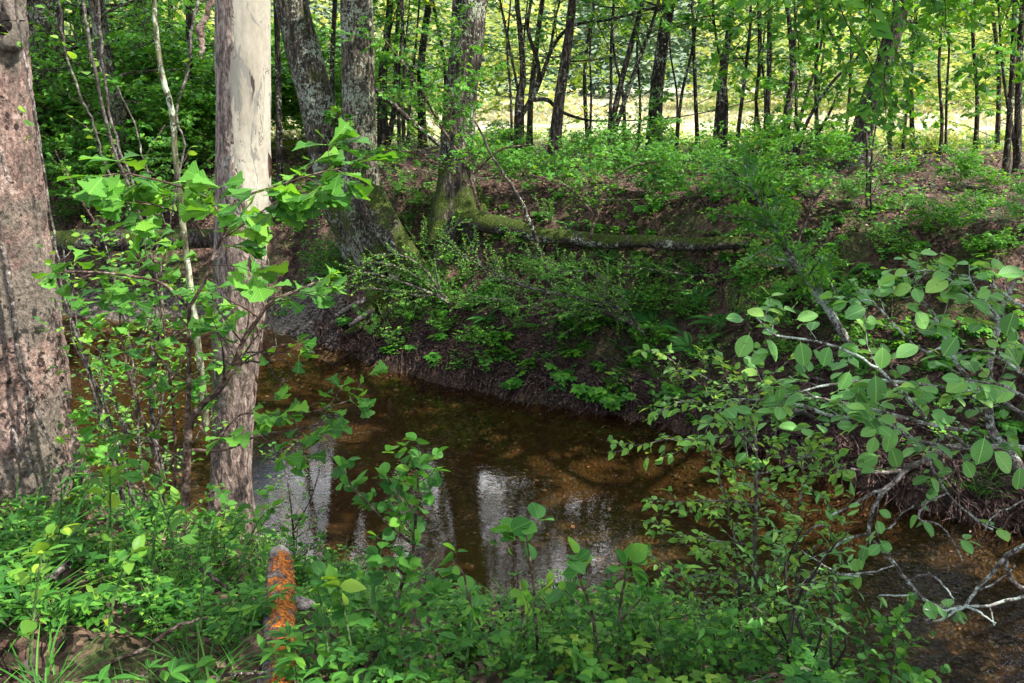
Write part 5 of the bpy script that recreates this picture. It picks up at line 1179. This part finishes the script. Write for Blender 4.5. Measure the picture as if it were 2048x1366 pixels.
# near bank undergrowth
nb = Bank([plant('herb', '', 'plant', herb_fn('ovate', 7, .06, .28, 10), (B_green, L_near)), plant('herb', '', 'plant', herb_fn('lance', 6, .09, .26, 10), (B_green, L_near)), plant('herb', '', 'plant', herb_fn('creeper', 5, .12, .2), (B_green, L_near)), plant('herb', '', 'plant', herb_fn('round', 4, .06, .2), (B_green, L_near)), plant('herb', '', 'plant', herb_fn('ovate', 12, .028, .3, 16), (B_green, L_small)), plant('herb', '', 'plant', herb_fn('trio', 6, .09, .22), (B_green, L_yel))])
nn = ['oval-leaved herb', 'herb with long pointed leaves', 'creeper with five-fingered leaves', 'round-leaved herb', 'twiggy herb with tiny leaves', 'yellow-green three-leaved herb']
NL = [(-200, 200, 'in the lower left corner'), (200, 400, 'below the oak sapling'), (400, 540, 'left of the orange log'), (540, 700, 'right of the orange log'), (700, 900, 'around the tall dark stem'), (900, 1100, 'below the sky reflections'), (1100, 1350, 'beneath the pale broad leaved shoots'), (1350, 1550, 'at the foot of the privet'), (1550, 1750, 'under the tangled twigs'), (1750, 2300, 'at the lower right')]
cnt = 0; tries = 0
while cnt < 298 and tries < 4000:
    tries += 1
    y = random.uniform(1.75, 5.6); x = random.uniform(-.62*y-.3, .62*y)
    if x > 1.55 and y > 1: continue
    sn_ = (np.interp(x, NEAR[:, 0], NEAR[:, 1]) - y)*.85
    z = gz(x, y)
    if sn_ < .1: continue
    if abs(x+.80) < .10 and y < 3.4 and random.random() < .7: continue
    if -.45 < x < .2 and sn_ < .45: continue
    px = 1024+F*x/(y*math.cos(PITCH)+(H-z)*math.sin(PITCH))
    if x < -.9 and y > 3.6 and random.random() < .5: continue
    if x > -.6 and random.random() < .25: continue
    k = random.choice((0, 1, 2, 3, 4, 4, 5, 0, 3)) if x > -1 else random.choice((0, 1, 2, 4, 4, 1, 5))
    w = [w for a, b, w in NL if a <= px < b]
    lab = f'{nn[k]} {"close to the camera" if y < 2.9 else "at the near water edge"} {(w or ["at the left edge"])[0]}'
    sc_ = random.uniform(.45, .85)*(1.0 if x > -1 else 1.1)*(.75 if y > 3.3 and x > -.9 else 1)
    nb.put(k, V((x, y, z)), random.uniform(0, 6.28), sc_, lab, group=lab+' group', tilt=(random.gauss(0, .12), random.gauss(0, .12))); cnt += 1
for x, y, s in ((-1.9, 3.2, 1.2), (-1.6, 3.5, 1.), (-1.3, 2.9, .8), (-2.1, 3.4, 1.), (-1.0, 2.5, .8), (-1.75, 2.8, .9), (-1.2, 3.8, 1.), (-.6, 3.3, 1.), (-.5, 3.6, .8), (-1.5, 2.4, .7), (-.9, 4.2, 1.)):
    gb.put(1, V((x, y, gz(x, y))), random.uniform(0, 6), s, 'long-bladed grass tuft on the near bank left side', group='long grass tufts on the near bank')
# low privet bushes closing the bottom of the view
b2 = Bank([plant('low_shrub', '', 'shrub', bush_fn(.42, Cfg(**{**pv1.__dict__, 'size': .038, 'gap': (.06,), 'ls': .024, 'ratio': .5}), 7, .004, .6), (B_twig, L_near)), plant('low_shrub', '', 'shrub', bush_fn(.5, Cfg(**{**rc.__dict__, 'size': .045, 'ratio': .4}), 6, .004, .6), (B_twig, L_near))])
for x, y, k, s, w in ((-.35, 2.55, 1, 0.61, 'bushy shrub left of the tall dark stem at the bottom'), (.0, 2.5, 0, 0.68, 'small-leaved shrub at the bottom below the sky reflections'), (.25, 2.6, 0, 0.68, 'small-leaved shrub beneath the pale fan of leaves'), (.5, 2.5, 1, 0.61, 'round leaved shrub beneath the serrated shoot'), (.75, 2.7, 0, 0.68, 'small-leaved shrub left of the privet foot'), (.95, 2.9, 0, .9, 'small-leaved shrub at the foot of the privet'), (.1, 2.9, 1, 0.54, 'round leaved shrub in front of the gravel spot'), (.45, 3.1, 0, 0.61, 'small-leaved shrub nearest the reflected sky'), (-.2, 2.9, 0, 0.48, 'small-leaved shrub between dark stem and gravel spot'),
                      (-1.4, 3.6, 0, 1.2, 'small-leaved shrub below the sycamore foot'), (-1.1, 3.9, 0, 1.1, 'small-leaved shrub between sycamore and log'), (-1.75, 4.0, 0, 1.2, 'small-leaved shrub between the pinkish trunk and the oak sapling'), (-.75, 4.3, 0, .9, 'sparse small-leaved shrub over the water right of the sycamore'), (1.2, 3.2, 0, .9, 'small-leaved shrub under the tangled twigs'), (1.3, 2.6, 1, .9, 'round leaved shrub in the bottom right under the tangle')):
    b2.put(k, V((x, y, gz(x, y))), random.uniform(0, 6), s, w, group='low shrubs on the near bank')

# ------------------------------------------------------------------ uncountable cover
def scatter(n, xr, yr, ok):
    x = RNG.uniform(*xr, n); y = RNG.uniform(*yr, n)
    sfv = (y-np.interp(x, FAR[:, 0], FAR[:, 1]))*.85; snv = (np.interp(x, NEAR[:, 0], NEAR[:, 1])-y)*.85
    k = ok(x, y, sfv, snv, RNG.random(n)); x, y = x[k], y[k]
    return x, y, hgt(x, y)
def strew(tpl, x, y, z, size, lup=.4, lift=.006, tint=None, up=0.0):
    n = len(x); a = RNG.uniform(0, 2*np.pi, n)
    return np.stack([x, y, z+lift, np.cos(a), np.sin(a), RNG.normal(up, .2, n), RNG.normal(0, lup, n), RNG.normal(0, lup, n), np.ones(n), size*RNG.uniform(.6, 1.3, n), RNG.random(n) if tint is None else tint], 1)
g = Geo()
x, y, z = scatter(34000, (-9, 7), (1.4, 16.5), lambda x, y, sf, sn, r: ((sf > .35) & (r < .25+.9*(vn(x*1.2, y*1.2, seed=31) > -.1)*1.0)) | ((sn > .15) & (r < .7)))
g.leaf_arrays('dead', strew('dead', x, y, z, .055, .55, .012))
o = g.build('dead_leaves', M_dead); tag(o, 'brown dead leaves littering both banks', 'leaf litter', kind='stuff')
# pebbles: rough octahedral lumps
ov = np.array([(1, 0, 0), (.5, .85, 0), (-.5, .85, 0), (-1, 0, 0), (-.5, -.85, 0), (.5, -.85, 0), (.55, .3, .55), (-.35, .5, .6), (-.3, -.5, .55), (.4, -.45, .6)], float)
of = [(0, 1, 6), (1, 2, 7), (1, 7, 6), (2, 3, 7), (3, 8, 7), (3, 4, 8), (4, 5, 9), (4, 9, 8), (5, 0, 9), (0, 6, 9), (6, 7, 8), (6, 8, 9)]
TPL['pebble'] = (ov, [list(f) for f in of], ov[:, :2], 0)
g = Geo()
x, y, z = scatter(60000, (-7, 5), (2.5, 12.6), lambda x, y, sf, sn, r: (np.maximum(sf, sn) < -.12) & (r < .35+.65*((x > .6) & (y < 6))))
g.leaf_arrays('pebble', strew('pebble', x, y, z, .017, .15, -.002))
o = g.build('gravel', M_peb); tag(o, 'ochre gravel covering the creek bed', 'gravel', kind='stuff')
g = Geo()
x, y, z = scatter(60000, (-7.5, -2.2), (10.2, 13.2), lambda x, y, sf, sn, r: (sf > -.25) & (sf < .9) & (r < .9))
g.leaf_arrays('pebble', strew('pebble', x, y, z, .022, .15, .0))
x, y, z = scatter(12000, (-.8, 1.2), (3.6, 5.4), lambda x, y, sf, sn, r: (sn > -.1) & (sn < .6))
g.leaf_arrays('pebble', strew('pebble', x, y, z, .012, .15, .0))
o = g.build('gravel_bar', M_peb2); tag(o, 'pale gravel bar behind the sycamore along the far water edge', 'gravel', kind='stuff')
# moss
g = Geo()
x, y, z = scatter(60000, (-6, 5), (1.8, 12.8), lambda x, y, sf, sn, r: ((sn > .5) & (y < 4) & (x < 0) & (vn(x*1.6, y*1.6, seed=51) > .15)) | ((sf > .2) & (sf < 2.5) & (vn(x*1.5, y*1.5, seed=52) > .45)))
g.leaf_arrays('far', strew('far', x, y, z, .016, .5, .0, up=1.2))
mossm = leaf_mat('moss', (.025, .05, .006), (.06, .10, .012), (.11, .16, .02), trans=.1)
o = g.build('moss', mossm); tag(o, 'soft moss patches on the banks', 'moss', kind='stuff')
# grass and weeds on the near bank
g = Geo()
x, y, z = scatter(9000, (-2.8, 1.6), (1.5, 5.4), lambda x, y, sf, sn, r: (sn > .12) & (vn(x*2, y*2, seed=61) > -.2) & ((x < -.9) | (r < .35)))
g.leaf_arrays('blade', strew('blade', x, y, z, .13, .2, -.01, up=1.6))
x, y, z = scatter(14000, (-2.8, 1.6), (1.5, 5.2), lambda x, y, sf, sn, r: (sn > .15) & (vn(x*2.4, y*2.4, seed=62) > -.3) & ~((abs(x+.8) < .12) & (y < 3.5)))
g.leaf_arrays('ovate', strew('ovate', x, y, z, .032, .5, .03, up=.3))
o = g.build('ground_cover', L_grass); tag(o, 'mixed short grass and weeds covering the near bank', 'ground cover', kind='stuff')
g = Geo()
x, y, z = scatter(26000, (-11, 12), (13, 21), lambda x, y, sf, sn, r: (sf > 2.6) & (r < np.clip((y-12.5)/4.5, .1, 1)) & (vn(x*1.1, y*1.1, seed=63) > -.35+.3*(y < 15)))
g.leaf_arrays('far', strew('far', x, y, z+RNG.uniform(0, .16, len(x)), .07, .5, .02, up=.3))
gm_ = Geo(); xm, ym, zm = scatter(60000, (-22, 26), (18, 58), lambda x, y, sf, sn, r: (vn(x*.35, y*.2, seed=66)+.5*vn(x*1.5, y*.8, seed=67) > -.1))
gm_.leaf_arrays('far', strew('far', xm, ym, zm, .22, .5, .0, up=1.3))
tag(gm_.build('meadow_grass', L_meadow), 'pale sunlit tufts of grass across the open meadow', 'meadow grass', kind='stuff')
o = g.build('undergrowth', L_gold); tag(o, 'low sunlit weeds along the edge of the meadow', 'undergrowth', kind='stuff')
g = Geo()
x, y, z = scatter(9000, (-8, 6), (6.5, 14.5), lambda x, y, sf, sn, r: (sf > 1.5) & (vn(x*1.6, y*1.6, seed=64) > -.05))
g.leaf_arrays('ovate', strew('ovate', x, y, z+RNG.uniform(0, .12, len(x)), .05, .5, .02, up=.3))
x, y, z = scatter(16000, (-4, 5.5), (5.5, 13), lambda x, y, sf, sn, r: (sf > .45) & (sf < 2.2) & (vn(x*2.1, y*2.1, seed=65) > .12))
g.leaf_arrays('ovate', strew('ovate', x, y, z+RNG.uniform(0, .10, len(x)), .04, .6, .02, up=.3))
o = g.build('undergrowth', L_mid); tag(o, 'low green ground plants on top of the far bank', 'undergrowth', kind='stuff')
# fine root fibres draping into the creek
g = Geo()
for i in range(2300):
    x = random.uniform(-2.6, 4.2); yf = float(np.interp(x, FAR[:, 0], FAR[:, 1])); s0 = (.05+.75*random.random()**1.6)*(1 if x > -1.2 else .5)
    if vn(x*1.1, 3, seed=71) < -.45 and random.random() < .5: continue
    p = V((x, yf+s0, 0)); sl = random.gauss(.7, .8)
    pts = []
    k = 6
    for j in range(k):
        t = j/(k-1); xx = x + sl*t*s0*1.6+random.gauss(0, .008); yy = yf+s0-(s0+.03)*t*random.uniform(.95, 1.05)
        pts.append(V((xx, yy, max(-.08, gz(xx, yy))+.006+.03*math.sin(t*3.1)*random.random())))
    g.tube(pts, [random.uniform(.0015, .005)]*k, 4)
for i in range(420):
    x = random.uniform(-2.6, 4.4); yf = float(np.interp(x, FAR[:, 0], FAR[:, 1])); s0 = random.uniform(.12, .5); sl = random.gauss(.4, .8); k = 8; pts = []; ph = random.uniform(0, 6)
    for j in range(k):
        t = j/(k-1); xx = x+sl*t*.4+.03*math.sin(ph+t*7); yy = yf+s0-(s0+.12)*t
        pts.append(V((xx, yy, max(-.12, gz(xx, yy))+.02+.07*math.sin(t*3.1)*random.random())))
    r = random.uniform(.004, .013); g.tube(pts, [r*(1-.7*j/k) for j in range(k)], 5)
o = g.build('root_fibres', B_fine); tag(o, 'dark matted root fibres draping over the undercut bank into the water', 'roots', kind='stuff')
# fallen twigs
g = Geo()
for i in range(750):
    x = random.uniform(-6, 5.5); y = random.uniform(1.8, 14)
    sfv = (y-np.interp(x, FAR[:, 0], FAR[:, 1])); snv = np.interp(x, NEAR[:, 0], NEAR[:, 1])-y
    if max(sfv, snv) < .2: continue
    a = random.uniform(0, 6.28); L = random.uniform(.1, .6); pts = []
    for j in range(4):
        t = j/3; xx, yy = x+math.cos(a)*L*t, y+math.sin(a)*L*t; pts.append(V((xx, yy, gz(xx, yy)+.02+random.uniform(0, .05)*(j > 0))))
    g.tube(pts, [random.uniform(.0015, .005)]*4, 4)
o = g.build('fallen_twigs', B_pale); tag(o, 'thin fallen twigs strewn over both banks', 'twigs', kind='stuff')

g = Geo()
x, y, z = scatter(900, (-7, 5), (3, 12), lambda x, y, sf, sn, r: (np.maximum(sf, sn) < -.05) & ((np.maximum(sf, sn) > -.35) | (r < .25)))
g.leaf_arrays('dead', strew('dead', x, y, z*0+.004, .03, .08, 0, up=0))
x, y, z = scatter(3500, (-7, 5), (3, 12), lambda x, y, sf, sn, r: (np.maximum(sf, sn) < -.05) & (vn(x*1.3, y*1.3, seed=68) > -.1))
g.leaf_arrays('dead', strew('dead', x, y, z, .045, .3, .012, up=0))
o = g.build('floating_leaves', M_dead); tag(o, 'small dead leaves floating and sunken in the creek', 'dead leaves', kind='stuff')
# stones in the creek
TPLs = ov
stones = []
for x, y, s in ((-1.3, 9.35, .045), (-1.05, 9.2, .04), (-.98, 9.15, .03), (-.9, 9.1, .035), (2.6, 3.5, .06), (3.0, 4.0, .05), (2.3, 4.1, .05), (2.7, 4.4, .045), (3.2, 3.4, .06), (2.1, 3.9, .05), (1.9, 4.3, .045), (-2.0, 10.1, .04), (-3.0, 10.6, .05), (-3.4, 10.9, .05), (.2, 6.9, .04), (1.4, 6.3, .04)):
    g = Geo(); n = 24
    trunk_mesh(g, [(-s, 0, 0, s*.25), (-s*.6, 0, 0, s*.62), (0, s*.1, 0, s*.75), (s*.6, 0, 0, s*.6), (s, 0, 0, s*.2)], sides=12, per=4, rough=.25, seed=random.randint(1, 99))
    o = g.build('stone', M_peb if y < 5 or x > 0 else M_peb2); o.location = (x, y, gz(x, y)+s*.2); o.rotation_euler = (0, 0, random.uniform(0, 6)); o.scale = (1, .9, .6)
    far_ = y > 8
    tag(o, 'pale stone at the far water edge' if far_ else ('brown stone lying in the shallow riffle at the lower right' if y < 5 else 'brown stone under the water in the middle of the creek'), 'stone', 'pale stones at the far water edge' if far_ else ('stones in the riffle' if y < 5 else 'stones in the middle of the creek'))

# ------------------------------------------------------------------ far wood beyond the meadow
g = Geo()
n = 120000
x = RNG.uniform(-60, 70, n); y = 60 + RNG.uniform(-3, 14, n); top = 9 + 4*fbm(x*.09, y*.1, seed=81) + .45*(y-60)
u = RNG.random(n)**.75; z = 1.9 + top*u
bul = 2.2*fbm(x*.25, z*.3, seed=82)
A = strew('far', x, y+bul-2, z, .48, .8, 0)
g.leaf_arrays('far', A)
o = g.build('far_wood', L_far); tag(o, 'far wall of woodland painted hazy bluish green beyond the meadow', 'wood', kind='stuff')
g = Geo()
n = 46000
x = np.concatenate([RNG.uniform(-45, 2.2, n//2), RNG.uniform(7.3, 45, n//2)]); y = 34 + RNG.uniform(-2, 5, n) + .15*abs(x); top = np.clip(5.5 + 3.5*fbm(x*.14, y*.1, seed=83), 1.2, 12)
z = 1.9+top*RNG.random(n)
g.leaf_arrays('far', strew('far', x, y+1.6*fbm(x*.4, z*.5, seed=84), z, .32, .8, 0))
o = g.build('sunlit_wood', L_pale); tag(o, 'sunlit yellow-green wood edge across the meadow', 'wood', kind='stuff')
g = Geo()
gxh = np.linspace(-500, 500, 60); gyh = np.linspace(95, 360, 24); XH, YH = np.meshgrid(gxh, gyh)
ZH = 1.5 + (YH-95)*.16*(1+.3*fbm(XH*.006, YH*.006, seed=91)) + 3*vn(XH*.05, YH*.05, seed=92)
ii = (np.arange(23)[:, None]*60+np.arange(59)[None]).reshape(-1)
g.add(np.stack([XH, YH, ZH], -1).reshape(-1, 3), np.stack([ii, ii+1, ii+61, ii+60], -1))
mh, nt, out = mat('hills'); pp = N(nt, 'ShaderNodeBsdfPrincipled', Roughness=.95)
nt.links.new(ramp(nt, noise(nt, .12, 5, .7, geo_pos(nt)), [(.35, (.05, .09, .05)), (.65, (.14, .19, .09))]).outputs[0], pp.inputs['Base Color']); nt.links.new(pp.outputs[0], out.inputs[0])
o = g.build('hills', mh); tag(o, 'wooded rise far behind the meadow', 'hills', kind='structure')
tv = sum(len(o.data.vertices) for o in C.objects if o.type == 'MESH'); print('VERTS', tv, 'OBJ', len(C.objects))
